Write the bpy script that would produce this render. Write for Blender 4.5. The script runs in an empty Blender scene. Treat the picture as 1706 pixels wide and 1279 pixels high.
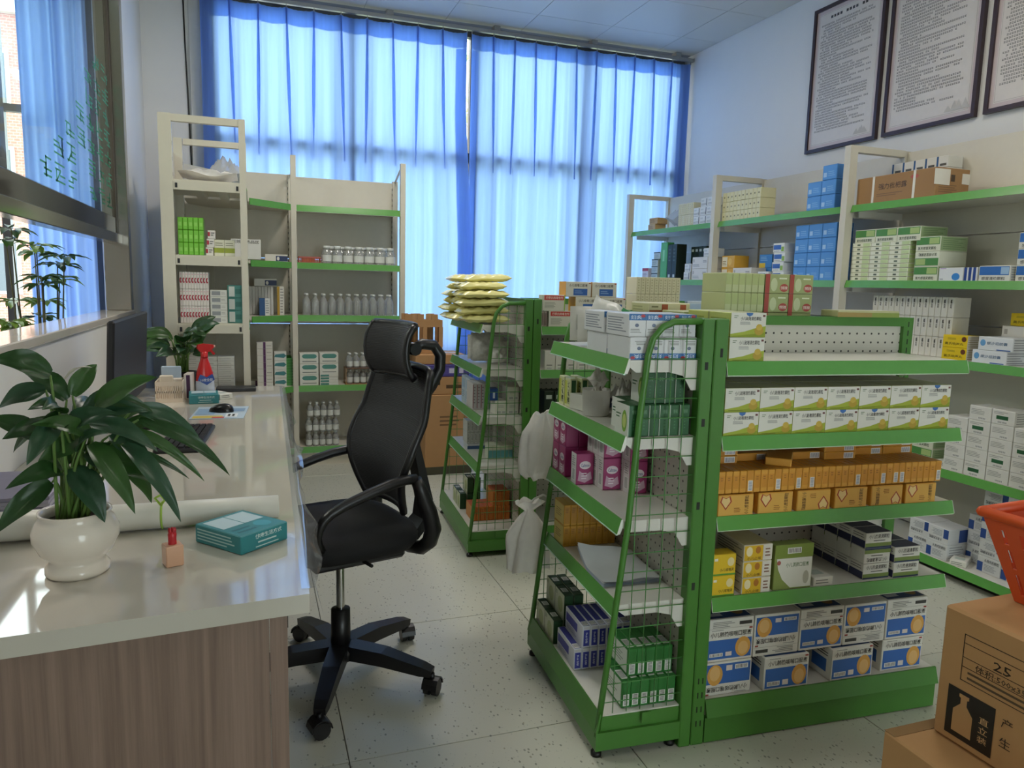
import bpy, math, random
from math import sin, cos, pi, radians as rad
from mathutils import Vector, Matrix
random.seed(7)
SC = bpy.context.scene
COL = SC.collection

# ---------------------------------------------------------------- camera, world, exposure
F_PX, YAW, PITCH, ROLL = 1230.06, rad(19.441), rad(7.626), rad(-1.451)
CAM_H = 1.35
fwd = Vector((sin(YAW) * cos(PITCH), cos(YAW) * cos(PITCH), -sin(PITCH)))
rgt = Vector((cos(YAW), -sin(YAW), 0))
dwn = fwd.cross(rgt)
r2 = cos(ROLL) * rgt + sin(ROLL) * dwn
d2 = -sin(ROLL) * rgt + cos(ROLL) * dwn
cam = bpy.data.cameras.new('camera')
cam.sensor_width = 36.0
cam.lens = F_PX / 1706 * 36.0
cam.clip_start = 0.05
camo = bpy.data.objects.new('camera', cam)
M3 = Matrix((r2, -d2, -fwd)).transposed()
camo.matrix_world = Matrix.Translation((0, 0, CAM_H)) @ M3.to_4x4()
COL.objects.link(camo)
SC.camera = camo

SC.view_settings.view_transform = 'Standard'
SC.view_settings.look = 'None'
SC.view_settings.gamma = 1
SC.view_settings.use_curve_mapping = False
SC.view_settings.exposure = 0.32
SC.cycles.use_denoising = True
SC.cycles.max_bounces = 8
SC.cycles.diffuse_bounces = 5
SC.cycles.glossy_bounces = 4
SC.cycles.transmission_bounces = 6
SC.cycles.transparent_max_bounces = 16
SC.cycles.caustics_reflective = False
SC.cycles.caustics_refractive = False
SC.cycles.sample_clamp_indirect = 6

W = bpy.data.worlds.new('overcast_sky')
SC.world = W
W.use_nodes = True
bg = W.node_tree.nodes['Background']
bg.inputs[0].default_value = (0.93, 0.96, 1.0, 1)
bg.inputs[1].default_value = 5.7

# ---------------------------------------------------------------- materials
def lin(c):
    if isinstance(c, str):
        c = c.lstrip('#')
        if len(c) == 3: c = ''.join(x * 2 for x in c)
        c = tuple(int(c[i:i + 2], 16) / 255 for i in (0, 2, 4))
    return tuple(x / 12.92 if x <= .04045 else ((x + .055) / 1.055) ** 2.4 for x in c)

MATS = {}
def mat(col, rough=.5, metal=0., var=.05, scale=30., spec=.5, name=None, bump=0.):
    """procedural principled material: base colour broken up a little by object-space noise"""
    key = (col, rough, metal, var, scale, spec, bump)
    if key in MATS:
        return MATS[key]
    m = bpy.data.materials.new(name or 'paint_' + str(col).lstrip('#'))
    m.use_nodes = True
    nt = m.node_tree
    b = nt.nodes['Principled BSDF']
    c = lin(col)
    b.inputs['Roughness'].default_value = rough
    b.inputs['Metallic'].default_value = metal
    b.inputs['Specular IOR Level'].default_value = spec
    tc = nt.nodes.new('ShaderNodeTexCoord')
    nz = nt.nodes.new('ShaderNodeTexNoise')
    nz.inputs['Scale'].default_value = scale
    nz.inputs['Detail'].default_value = 3
    nt.links.new(tc.outputs['Object'], nz.inputs['Vector'])
    mx = nt.nodes.new('ShaderNodeMix')
    mx.data_type = 'RGBA'
    mx.inputs[6].default_value = tuple(x * (1 - var) for x in c) + (1,)
    mx.inputs[7].default_value = tuple(min(1, x * (1 + var)) for x in c) + (1,)
    nt.links.new(nz.outputs['Fac'], mx.inputs[0])
    nt.links.new(mx.outputs[2], b.inputs['Base Color'])
    if bump:
        bp = nt.nodes.new('ShaderNodeBump')
        bp.inputs['Strength'].default_value = bump
        bp.inputs['Distance'].default_value = .01
        nt.links.new(nz.outputs['Fac'], bp.inputs['Height'])
        nt.links.new(bp.outputs['Normal'], b.inputs['Normal'])
    MATS[key] = m
    return m

def nodes(name):
    m = bpy.data.materials.new(name)
    m.use_nodes = True
    return m, m.node_tree, m.node_tree.nodes['Principled BSDF'], m.node_tree.nodes['Material Output']

def N(nt, kind, **kw):
    n = nt.nodes.new(kind)
    for k, v in kw.items():
        setattr(n, k, v)
    return n

def clear_mat(name, tint, glossy=.12, rough=.03, milky=0., fres=.6):
    """thin clear sheet or vessel: see-through with a gloss, optionally a milky share"""
    m, nt, b, out = nodes(name)
    nt.nodes.remove(b)
    tr = N(nt, 'ShaderNodeBsdfTransparent'); tr.inputs[0].default_value = lin(tint) + (1,)
    gl = N(nt, 'ShaderNodeBsdfGlossy'); gl.inputs['Roughness'].default_value = rough
    fr = N(nt, 'ShaderNodeLayerWeight'); fr.inputs[0].default_value = .35
    mt = N(nt, 'ShaderNodeMath', operation='MULTIPLY_ADD')
    mt.inputs[1].default_value = fres; mt.inputs[2].default_value = glossy
    mt.use_clamp = True
    nt.links.new(fr.outputs['Fresnel'], mt.inputs[0])
    mx = N(nt, 'ShaderNodeMixShader')
    nt.links.new(mt.outputs[0], mx.inputs[0]); nt.links.new(tr.outputs[0], mx.inputs[1]); nt.links.new(gl.outputs[0], mx.inputs[2])
    last = mx
    if milky:
        df = N(nt, 'ShaderNodeBsdfDiffuse'); df.inputs[0].default_value = lin('#e8eaea') + (1,)
        m2 = N(nt, 'ShaderNodeMixShader'); m2.inputs[0].default_value = milky
        nt.links.new(mx.outputs[0], m2.inputs[1]); nt.links.new(df.outputs[0], m2.inputs[2])
        last = m2
    nt.links.new(last.outputs[0], out.inputs[0])
    return m

def translucent_mat(name, col, share=.6, rough=.8, scale=(40, 40, 40)):
    m, nt, b, out = nodes(name)
    nt.nodes.remove(b)
    c = lin(col)
    tc = N(nt, 'ShaderNodeTexCoord'); mp = N(nt, 'ShaderNodeMapping'); mp.inputs['Scale'].default_value = scale
    nz = N(nt, 'ShaderNodeTexNoise'); nz.inputs['Scale'].default_value = 1
    nt.links.new(tc.outputs['Object'], mp.inputs[0]); nt.links.new(mp.outputs[0], nz.inputs['Vector'])
    mc = N(nt, 'ShaderNodeMix', data_type='RGBA')
    mc.inputs[6].default_value = tuple(x * .93 for x in c) + (1,); mc.inputs[7].default_value = tuple(min(1, x * 1.06) for x in c) + (1,)
    nt.links.new(nz.outputs['Fac'], mc.inputs[0])
    df = N(nt, 'ShaderNodeBsdfDiffuse'); tl = N(nt, 'ShaderNodeBsdfTranslucent')
    nt.links.new(mc.outputs[2], df.inputs[0]); nt.links.new(mc.outputs[2], tl.inputs[0])
    mx = N(nt, 'ShaderNodeMixShader'); mx.inputs[0].default_value = share
    nt.links.new(df.outputs[0], mx.inputs[1]); nt.links.new(tl.outputs[0], mx.inputs[2])
    nt.links.new(mx.outputs[0], out.inputs[0])
    return m

def terrazzo():
    m, nt, b, out = nodes('terrazzo_tile')
    tc = N(nt, 'ShaderNodeTexCoord')
    base = N(nt, 'ShaderNodeTexNoise'); base.inputs['Scale'].default_value = 1.2; base.inputs['Detail'].default_value = 2
    geo = N(nt, 'ShaderNodeNewGeometry')
    nt.links.new(geo.outputs['Position'], base.inputs['Vector'])
    cr = N(nt, 'ShaderNodeMix', data_type='RGBA')
    cr.inputs[6].default_value = lin('#bcbcae') + (1,); cr.inputs[7].default_value = lin('#c9c8bb') + (1,)
    nt.links.new(base.outputs['Fac'], cr.inputs[0])
    prev = cr.outputs[2]
    for sc_, th, col in ((95, .16, '#8a8b80'), (60, .10, '#9c9886'), (150, .12, '#a3a69a')):
        mp = N(nt, 'ShaderNodeMapping'); mp.inputs['Scale'].default_value = (sc_, sc_ * .62, sc_)
        mp.inputs['Rotation'].default_value = (0, 0, sc_ * .37)
        nt.links.new(geo.outputs['Position'], mp.inputs[0])
        vo = N(nt, 'ShaderNodeTexVoronoi'); vo.inputs['Scale'].default_value = 1
        nt.links.new(mp.outputs[0], vo.inputs['Vector'])
        sx = N(nt, 'ShaderNodeSeparateColor'); nt.links.new(vo.outputs['Color'], sx.inputs[0])
        pick = N(nt, 'ShaderNodeMath', operation='LESS_THAN'); pick.inputs[1].default_value = .16
        nt.links.new(sx.outputs[0], pick.inputs[0])
        th_ = N(nt, 'ShaderNodeMath', operation='LESS_THAN'); th_.inputs[1].default_value = th * 1.9
        nt.links.new(vo.outputs['Distance'], th_.inputs[0])
        mu = N(nt, 'ShaderNodeMath', operation='MULTIPLY'); nt.links.new(pick.outputs[0], mu.inputs[0]); nt.links.new(th_.outputs[0], mu.inputs[1])
        mx = N(nt, 'ShaderNodeMix', data_type='RGBA'); mx.inputs[7].default_value = lin(col) + (1,)
        nt.links.new(mu.outputs[0], mx.inputs[0]); nt.links.new(prev, mx.inputs[6])
        prev = mx.outputs[2]
    nt.links.new(prev, b.inputs['Base Color'])
    b.inputs['Roughness'].default_value = .34
    b.inputs['Specular IOR Level'].default_value = .45
    return m

def woodgrain(name, c1, c2, scale, axis, rough=.45):
    m, nt, b, out = nodes(name)
    tc = N(nt, 'ShaderNodeTexCoord'); mp = N(nt, 'ShaderNodeMapping')
    mp.inputs['Scale'].default_value = tuple(1.2 if i == axis else scale for i in range(3))
    nz = N(nt, 'ShaderNodeTexNoise'); nz.inputs['Scale'].default_value = 1; nz.inputs['Detail'].default_value = 6; nz.inputs['Roughness'].default_value = .65
    nt.links.new(tc.outputs['Object'], mp.inputs[0]); nt.links.new(mp.outputs[0], nz.inputs['Vector'])
    cr = N(nt, 'ShaderNodeValToRGB')
    cr.color_ramp.elements[0].position = .34; cr.color_ramp.elements[0].color = lin(c1) + (1,)
    cr.color_ramp.elements[1].position = .68; cr.color_ramp.elements[1].color = lin(c2) + (1,)
    nt.links.new(nz.outputs['Fac'], cr.inputs[0]); nt.links.new(cr.outputs[0], b.inputs['Base Color'])
    b.inputs['Roughness'].default_value = rough
    return m

def pegboard():
    """painted sheet with a staggered field of punched holes"""
    m, nt, b, out = nodes('perforated_sheet')
    tc = N(nt, 'ShaderNodeTexCoord'); sp = N(nt, 'ShaderNodeSeparateXYZ'); nt.links.new(tc.outputs['Object'], sp.inputs[0])
    def frac(sock, per, off=0):
        a = N(nt, 'ShaderNodeMath', operation='MULTIPLY_ADD'); a.inputs[1].default_value = 1 / per; a.inputs[2].default_value = off
        nt.links.new(sock, a.inputs[0])
        f = N(nt, 'ShaderNodeMath', operation='FRACT'); nt.links.new(a.outputs[0], f.inputs[0])
        s = N(nt, 'ShaderNodeMath', operation='SUBTRACT'); s.inputs[1].default_value = .5; nt.links.new(f.outputs[0], s.inputs[0])
        p = N(nt, 'ShaderNodeMath', operation='MULTIPLY'); nt.links.new(s.outputs[0], p.inputs[0]); nt.links.new(s.outputs[0], p.inputs[1])
        return p
    ad = N(nt, 'ShaderNodeMath', operation='ADD'); nt.links.new(sp.outputs[0], ad.inputs[0]); nt.links.new(sp.outputs[1], ad.inputs[1])
    fx, fz = frac(ad.outputs[0], .03), frac(sp.outputs[2], .03)
    s = N(nt, 'ShaderNodeMath', operation='ADD'); nt.links.new(fx.outputs[0], s.inputs[0]); nt.links.new(fz.outputs[0], s.inputs[1])
    lt = N(nt, 'ShaderNodeMath', operation='LESS_THAN'); lt.inputs[1].default_value = .014; nt.links.new(s.outputs[0], lt.inputs[0])
    mx = N(nt, 'ShaderNodeMix', data_type='RGBA'); mx.inputs[6].default_value = lin('#c9c6bb') + (1,); mx.inputs[7].default_value = lin('#2a2a26') + (1,)
    nt.links.new(lt.outputs[0], mx.inputs[0]); nt.links.new(mx.outputs[2], b.inputs['Base Color'])
    b.inputs['Roughness'].default_value = .4
    return m

def mesh_weave():
    """black knitted chair mesh: fine ribs"""
    m, nt, b, out = nodes('black_mesh_weave')
    tc = N(nt, 'ShaderNodeTexCoord')
    wv = N(nt, 'ShaderNodeTexWave', wave_type='BANDS', bands_direction='Z'); wv.inputs['Scale'].default_value = 60
    nt.links.new(tc.outputs['Object'], wv.inputs['Vector'])
    mx = N(nt, 'ShaderNodeMix', data_type='RGBA'); mx.inputs[6].default_value = (.009, .009, .011, 1); mx.inputs[7].default_value = (.028, .028, .032, 1)
    nt.links.new(wv.outputs['Fac'], mx.inputs[0]); nt.links.new(mx.outputs[2], b.inputs['Base Color'])
    bp = N(nt, 'ShaderNodeBump'); bp.inputs['Strength'].default_value = .4; bp.inputs['Distance'].default_value = .002
    nt.links.new(wv.outputs['Fac'], bp.inputs['Height']); nt.links.new(bp.outputs['Normal'], b.inputs['Normal'])
    b.inputs['Roughness'].default_value = .7
    return m

def leaf_mat(name, c1, c2, rough=.35):
    m, nt, b, out = nodes(name)
    tc = N(nt, 'ShaderNodeTexCoord'); mp = N(nt, 'ShaderNodeMapping'); mp.inputs['Scale'].default_value = (40, 40, 14)
    nz = N(nt, 'ShaderNodeTexNoise'); nz.inputs['Scale'].default_value = 1; nz.inputs['Detail'].default_value = 3
    nt.links.new(tc.outputs['Object'], mp.inputs[0]); nt.links.new(mp.outputs[0], nz.inputs['Vector'])
    mx = N(nt, 'ShaderNodeMix', data_type='RGBA'); mx.inputs[6].default_value = lin(c1) + (1,); mx.inputs[7].default_value = lin(c2) + (1,)
    nt.links.new(nz.outputs['Fac'], mx.inputs[0]); nt.links.new(mx.outputs[2], b.inputs['Base Color'])
    b.inputs['Roughness'].default_value = rough
    tl = N(nt, 'ShaderNodeBsdfTranslucent'); nt.links.new(mx.outputs[2], tl.inputs[0])
    ms = N(nt, 'ShaderNodeMixShader'); ms.inputs[0].default_value = .22
    nt.links.new(b.outputs[0], ms.inputs[1]); nt.links.new(tl.outputs[0], ms.inputs[2]); nt.links.new(ms.outputs[0], out.inputs[0])
    return m

def brickwork():
    m, nt, b, out = nodes('pink_brick_facade')
    tc = N(nt, 'ShaderNodeTexCoord'); br = N(nt, 'ShaderNodeTexBrick'); br.inputs['Scale'].default_value = 3
    mp = N(nt, 'ShaderNodeMapping'); mp.inputs['Rotation'].default_value = (pi / 2, 0, 0)
    nt.links.new(tc.outputs['Object'], mp.inputs[0]); nt.links.new(mp.outputs[0], br.inputs['Vector'])
    br.inputs['Color1'].default_value = lin('#c08a7c') + (1,); br.inputs['Color2'].default_value = lin('#b67c6e') + (1,); br.inputs['Mortar'].default_value = lin('#cdb6ac') + (1,)
    nt.links.new(br.outputs[0], b.inputs['Base Color'])
    b.inputs['Roughness'].default_value = .9
    return m

GREEN = mat('#457c2f', .38, var=.06, name='green_powder_coat')
LIP = mat('#5f9f4e', .2, var=.05, name='green_price_strip')
CREAM = mat('#cfcabb', .42, var=.03, name='cream_powder_coat')
SHELFWHITE = mat('#d9d7cf', .3, var=.03, name='white_shelf_sheet')
WALL = mat('#e8e8e6', .75, var=.02, scale=6, name='white_wall_paint')
CEIL = mat('#cbc9c2', .38, var=.02, scale=4, name='pvc_ceiling_panel')
STEEL = mat('#b4b0a8', .16, 1., var=.06, scale=8, name='brushed_stainless_steel')
DARK = mat('#26262a', .4, name='dark_plastic')
BLACK = mat('#101012', .42, name='black_plastic')
FABRIC = mat('#0b0b0d', .85, var=.2, scale=200, name='black_seat_fabric')
CHROME = mat('#c8c8c8', .12, 1., name='chrome')
CARD = mat('#b3885c', .75, var=.06, scale=18, name='brown_cardboard')
CARD2 = mat('#9c7850', .75, var=.06, scale=18, name='brown_cardboard_dull')
DARKALU = mat('#5a5c60', .4, .6, name='dark_aluminium')
GREYALU = mat('#9a9a98', .35, .7, name='grey_aluminium')
GLASS = clear_mat('window_glass', '#f4faf8', .02, .0, fres=.3)
CLEARP = clear_mat('clear_plastic', '#f1f3f2', .07, .08, .34, .45)
CLEARB = clear_mat('clear_bottle', '#f6f8f7', .08, .06, .22, .4)
FILM = clear_mat('plastic_film', '#eef2f8', .08, .10, .10, .35)
BAG = translucent_mat('white_bag', '#f0ede8', .3)
CURT = translucent_mat('blue_curtain', '#97b9f3', .74, scale=(60, 60, 4))
WEAVE = mesh_weave()
PEG = pegboard()
TERR = terrazzo()

# ---------------------------------------------------------------- mesh builder
class MB:
    def __init__(s):
        s.v, s.f, s.m, s.mats, s.sm = [], [], [], [], []
    def mi(s, m):
        if m not in s.mats:
            s.mats.append(m)
        return s.mats.index(m)
    def add(s, vs, fs, m, smooth=False):
        o = len(s.v); k = s.mi(m)
        s.v += [tuple(p) for p in vs]
        for f in fs:
            s.f.append(tuple(i + o for i in f)); s.m.append(k); s.sm.append(smooth)
        return s
    def box(s, lo, hi, m, bev=0.):
        x0, y0, z0 = lo; x1, y1, z1 = hi
        if bev:
            return s.bbox(lo, hi, m, bev)
        vs = [(x0, y0, z0), (x1, y0, z0), (x1, y1, z0), (x0, y1, z0), (x0, y0, z1), (x1, y0, z1), (x1, y1, z1), (x0, y1, z1)]
        return s.add(vs, [(0, 3, 2, 1), (4, 5, 6, 7), (0, 1, 5, 4), (1, 2, 6, 5), (2, 3, 7, 6), (3, 0, 4, 7)], m)
    def bbox(s, lo, hi, m, b):
        """box with chamfered edges"""
        idx, vs = {}, []
        c = [(lo[i] + hi[i]) / 2 for i in range(3)]; h = [(hi[i] - lo[i]) / 2 for i in range(3)]
        b = min(b, min(h) * .9)
        for sx in (-1, 1):
            for sy in (-1, 1):
                for sz in (-1, 1):
                    for ax in range(3):
                        sg = (sx, sy, sz)
                        p = [c[i] + sg[i] * (h[i] - (b if i != ax else 0)) for i in range(3)]
                        idx[(sx, sy, sz, ax)] = len(vs); vs.append(p)
        fs = []
        def q(*k):
            fs.append(tuple(idx[i] for i in k))
        for ax in range(3):
            a1, a2 = [i for i in range(3) if i != ax]
            for sg in (-1, 1):
                r = []
                for (p, w) in ((-1, -1), (1, -1), (1, 1), (-1, 1)):
                    t = [0, 0, 0]; t[ax] = sg; t[a1] = p; t[a2] = w
                    r.append((*t, ax))
                q(*r)
        for ax in range(3):
            a1, a2 = [i for i in range(3) if i != ax]
            for s1 in (-1, 1):
                for s2 in (-1, 1):
                    t0 = [0, 0, 0]; t0[a1] = s1; t0[a2] = s2; t1 = list(t0); t0[ax] = -1; t1[ax] = 1
                    q((*t0, a1), (*t1, a1), (*t1, a2), (*t0, a2))
        for sx in (-1, 1):
            for sy in (-1, 1):
                for sz in (-1, 1):
                    q((sx, sy, sz, 0), (sx, sy, sz, 1), (sx, sy, sz, 2))
        return s.add(vs, fs, m)
    def prism(s, poly, z0, z1, m, ax=2):
        n = len(poly)
        def P(a, b, z):
            return (a, b, z) if ax == 2 else ((a, z, b) if ax == 1 else (z, a, b))
        vs = [P(a, b, z0) for a, b in poly] + [P(a, b, z1) for a, b in poly]
        fs = [tuple(range(n))[::-1], tuple(range(n, 2 * n))] + [(i, (i + 1) % n, n + (i + 1) % n, n + i) for i in range(n)]
        return s.add(vs, fs, m)
    def tube(s, pts, r, m, n=8, smooth=True, cap=True):
        pts = [Vector(p) for p in pts]
        rs = r if isinstance(r, (list, tuple)) else [r] * len(pts)
        vs, fs = [], []
        up = None
        for i, p in enumerate(pts):
            t = (pts[min(i + 1, len(pts) - 1)] - pts[max(i - 1, 0)]).normalized()
            if up is None:
                up = Vector((0, 0, 1)) if abs(t.z) < .9 else Vector((1, 0, 0))
            a = (up - t * up.dot(t)).normalized(); up = a; b = t.cross(a)
            for k in range(n):
                w = 2 * pi * k / n
                vs.append(p + (a * cos(w) + b * sin(w)) * rs[i])
        for i in range(len(pts) - 1):
            for k in range(n):
                fs.append((i * n + k, i * n + (k + 1) % n, (i + 1) * n + (k + 1) % n, (i + 1) * n + k))
        s.add(vs, fs, m, smooth)
        if cap:
            o = len(s.v) - len(vs)
            s.f.append(tuple(o + k for k in range(n))[::-1]); s.m.append(s.mi(m)); s.sm.append(False)
            s.f.append(tuple(o + (len(pts) - 1) * n + k for k in range(n))); s.m.append(s.mi(m)); s.sm.append(False)
        return s
    def rod(s, pts, w, h, m, up=(0, 0, 1)):
        """flat bar of section w x h swept along pts"""
        pts = [Vector(p) for p in pts]; vs, fs = [], []
        U = Vector(up)
        ws = w if isinstance(w, (list, tuple)) else [w] * len(pts)
        hs = h if isinstance(h, (list, tuple)) else [h] * len(pts)
        for i, p in enumerate(pts):
            t = (pts[min(i + 1, len(pts) - 1)] - pts[max(i - 1, 0)]).normalized()
            a = t.cross(U).normalized(); b = a.cross(t)
            for (x, y) in ((-1, -1), (1, -1), (1, 1), (-1, 1)):
                vs.append(p + a * x * ws[i] / 2 + b * y * hs[i] / 2)
        for i in range(len(pts) - 1):
            for k in range(4):
                fs.append((i * 4 + k, i * 4 + (k + 1) % 4, i * 4 + 4 + (k + 1) % 4, i * 4 + 4 + k))
        e = (len(pts) - 1) * 4
        fs += [(3, 2, 1, 0), (e, e + 1, e + 2, e + 3)]
        return s.add(vs, fs, m)
    def lathe(s, prof, m, n=16, c=(0, 0, 0), smooth=True):
        vs, fs = [], []
        for r, z in prof:
            for k in range(n):
                a = 2 * pi * k / n
                vs.append((c[0] + r * cos(a), c[1] + r * sin(a), c[2] + z))
        for i in range(len(prof) - 1):
            for k in range(n):
                fs.append((i * n + k, i * n + (k + 1) % n, (i + 1) * n + (k + 1) % n, (i + 1) * n + k))
        return s.add(vs, fs, m, smooth)
    def grid(s, fn, nu, nv, m, smooth=True, closed_u=False):
        vs = [fn(i / nu, j / nv) for j in range(nv + 1) for i in range(nu + 1)]
        w = nu + 1
        fs = [(j * w + i, j * w + i + 1, (j + 1) * w + i + 1, (j + 1) * w + i) for j in range(nv) for i in range(nu)]
        return s.add(vs, fs, m, smooth)
    def mesh(s, name):
        me = bpy.data.meshes.new(name)
        me.from_pydata(s.v, [], s.f)
        for m in s.mats:
            me.materials.append(m)
        me.polygons.foreach_set('material_index', s.m)
        me.polygons.foreach_set('use_smooth', s.sm)
        me.update()
        return me
    def build(s, name, parent=None):
        return link(name, s.mesh(name), parent)

def link(name, me, parent=None):
    o = bpy.data.objects.new(name, me)
    COL.objects.link(o)
    if parent:
        o.parent = parent
    return o

def tag(o, label=None, cat=None, group=None, kind=None):
    if label: o['label'] = label
    if cat: o['category'] = cat
    if group: o['group'] = group
    if kind: o['kind'] = kind
    return o

def thing(name, label, cat, loc=(0, 0, 0), rz=0., group=None):
    o = bpy.data.objects.new(name, None)
    o.empty_display_size = .1
    COL.objects.link(o)
    o.location = loc; o.rotation_euler = (0, 0, rz)
    return tag(o, label, cat, group)

def copy_tree(o, parent=None):
    c = o.copy(); COL.objects.link(c); c.parent = parent
    for ch in o.children:
        copy_tree(ch, c)
    return c

# ---------------------------------------------------------------- lettering
TXT = {}
def text_geo(s, bold=.006):
    """outline of a string as flat triangles, scaled to unit height box: (verts, faces, width)"""
    k = (s, bold)
    if k not in TXT:
        cu = bpy.data.curves.new('lettering', 'FONT'); cu.body = s; cu.resolution_u = 1; cu.offset = bold
        o = bpy.data.objects.new('lettering', cu); COL.objects.link(o)
        dg = bpy.context.evaluated_depsgraph_get(); dg.update()
        me = bpy.data.meshes.new_from_object(o.evaluated_get(dg))
        vs = [(v.co.x, v.co.y) for v in me.vertices]; fs = [tuple(p.vertices) for p in me.polygons]
        bpy.data.objects.remove(o); bpy.data.curves.remove(cu); bpy.data.meshes.remove(me)
        xs = [a for a, b in vs]; ys = [b for a, b in vs]
        x0, x1, y0, y1 = min(xs), max(xs), min(ys), max(ys)
        TXT[k] = ([((a - x0) / (x1 - x0), (b - y0) / (y1 - y0)) for a, b in vs], fs)
    return TXT[k]

def prints(mb, face, w, d, h, specs, e=.0002):
    """lay flat print on one face of a carton (bottom-centre origin, front = -Y)"""
    def P(u, v):
        if face == 'F': return (-w / 2 + u * w, -d / 2 - e, v * h)
        if face == 'B': return (w / 2 - u * w, d / 2 + e, v * h)
        if face == 'L': return (-w / 2 - e, d / 2 - u * d, v * h)
        if face == 'R': return (w / 2 + e, -d / 2 + u * d, v * h)
        if face == 'T': return (-w / 2 + u * w, -d / 2 + v * d, h + e)
    lift = [0.]
    def Q(u, v):
        p = Vector(P(u, v)); nn = {'F': (0, -1, 0), 'B': (0, 1, 0), 'L': (-1, 0, 0), 'R': (1, 0, 0), 'T': (0, 0, 1)}[face]
        return p + Vector(nn) * lift[0]
    for sp in specs:
        k, u0, v0, u1, v1, c = sp[:6]
        m = mat(c, .45, var=.02)
        if k == 'r':
            mb.add([Q(u0, v0), Q(u1, v0), Q(u1, v1), Q(u0, v1)], [(0, 1, 2, 3)], m)
        elif k == 'c':
            n = 18
            mb.add([Q((u0 + u1) / 2 + (u1 - u0) / 2 * cos(2 * pi * i / n), (v0 + v1) / 2 + (v1 - v0) / 2 * sin(2 * pi * i / n)) for i in range(n)], [tuple(range(n))], m)
        elif k == 'p':
            pts = sp[6]
            mb.add([Q(u0 + a * (u1 - u0), v0 + b * (v1 - v0)) for a, b in pts], [tuple(range(len(pts)))], m)
        elif k == 't' or k == 'tv':
            vs, fs = text_geo(sp[6], 0. if len(sp[6]) == 1 else .01)
            if k == 't':
                mb.add([Q(u0 + a * (u1 - u0), v0 + b * (v1 - v0)) for a, b in vs], fs, m)
            else:      # turned a quarter
                mb.add([Q(u0 + (1 - b) * (u1 - u0), v0 + a * (v1 - v0)) for a, b in vs], fs, m)
        elif k == 'l':
            n = sp[6]; rr = random.Random(n * 7 + int(u0 * 100))
            for i in range(n):
                y = v1 - (v1 - v0) * (i + .25) / n; hh = (v1 - v0) / n * .42
                ue = u0 + (u1 - u0) * rr.uniform(.65, 1)
                mb.add([Q(u0, y - hh), Q(ue, y - hh), Q(ue, y), Q(u0, y)], [(0, 1, 2, 3)], m)
        elif k == 'b':
            mb.add([Q(u0, v0), Q(u1, v0), Q(u1, v1), Q(u0, v1)], [(0, 1, 2, 3)], mat('#e9e9e6', .5, var=.02))
            lift[0] += .0001; n = 9
            vert = len(sp) > 6
            for i in range(n):
                a, b2 = (i + .8) / (n + 1), (i + 1.25) / (n + 1)
                if vert:
                    ya, yb = v0 + (v1 - v0) * a, v0 + (v1 - v0) * b2
                    mb.add([Q(u0 + (u1 - u0) * .12, ya), Q(u1 - (u1 - u0) * .12, ya), Q(u1 - (u1 - u0) * .12, yb), Q(u0 + (u1 - u0) * .12, yb)], [(0, 1, 2, 3)], m)
                else:
                    xa, xb = u0 + (u1 - u0) * a, u0 + (u1 - u0) * b2
                    yb, yt = v0 + (v1 - v0) * .12, v1 - (v1 - v0) * .12
                    mb.add([Q(xa, yb), Q(xb, yb), Q(xb, yt), Q(xa, yt)], [(0, 1, 2, 3)], m)
        lift[0] += .00008

CT = {}
def carton(name, w, d, h, base, F=(), L=(), R=(), T=(), B=(), rough=.42):
    mb = MB()
    mb.bbox((-w / 2, -d / 2, 0), (w / 2, d / 2, h), mat(base, rough, var=.03), .0019)
    for face, sp in (('F', F), ('L', L), ('R', R), ('T', T), ('B', B)):
        prints(mb, face, w, d, h, sp)
    CT[name] = (mb.mesh(name), w, d, h)

class Frame:
    def __init__(s, ox, oy, ang):
        s.ox, s.oy, s.a = ox, oy, ang
    def w(s, u, v):
        return (s.ox + u * cos(s.a) - v * sin(s.a), s.oy + u * sin(s.a) + v * cos(s.a))

def put(t, fr, u, v, z, label, group, name=None, cat='box', rot=0., flip=False, tilt=0.):
    me, w, d, h = CT[t]
    x, y = fr.w(u, v)
    o = link(name or t, me)
    o.location = (x, y, z + (h if flip else 0))
    o.rotation_euler = (tilt, pi if flip else 0, fr.a + rot)
    return tag(o, label, cat, group)

def rows(t, fr, u0, v0, z0, nu, nv, nz, label, group, name=None, cat='box', gap=.0016, rot=0., jit=.0015, skip=(), zgap=.0012, flipf=None):
    """nu x nv x nz cartons from the front left bottom corner; u runs to the viewer's right"""
    me, w, d, h = CT[t]
    quarter = abs(abs(rot) % pi - pi / 2) < .1
    if quarter: w, d = d, w
    LAY = {1: [''], 2: ['lower layer', 'upper layer'], 3: ['bottom layer', 'middle layer', 'top layer']}.get(nz, ['bottom layer'] + ['layer %s from the bottom' % x for x in ('two', 'three', 'four', 'five', 'six', 'seven', 'eight')][:nz - 2] + ['top layer'])
    for k in range(nz):
        lab_, grp_ = label, group
        if nz > 1 and len((label + ' ' + LAY[k]).split()) <= 16:
            lab_, grp_ = label + ', ' + LAY[k], group + ', ' + LAY[k]
        for j in range(nv):
            for i in range(nu):
                if (i, j, k) in skip:
                    continue
                put(t, fr, u0 + (i + .5) * (w + gap), v0 + (j + .5) * (d + gap) + random.uniform(-jit, jit) * .5, z0 + .0005 + k * (h + zgap), lab_, grp_, name, cat, rot, flip=bool(flipf and flipf(i, j, k)))

# ================================================================= SETTING
RW, BW, CZ, LW = 3.69, 6.02, 3.38, -.70      # right wall x, window wall y, ceiling z, partition x
FRONT = -2.6
HALL = -3.6
def struct(o):
    o['kind'] = 'structure'
    return o

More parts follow.
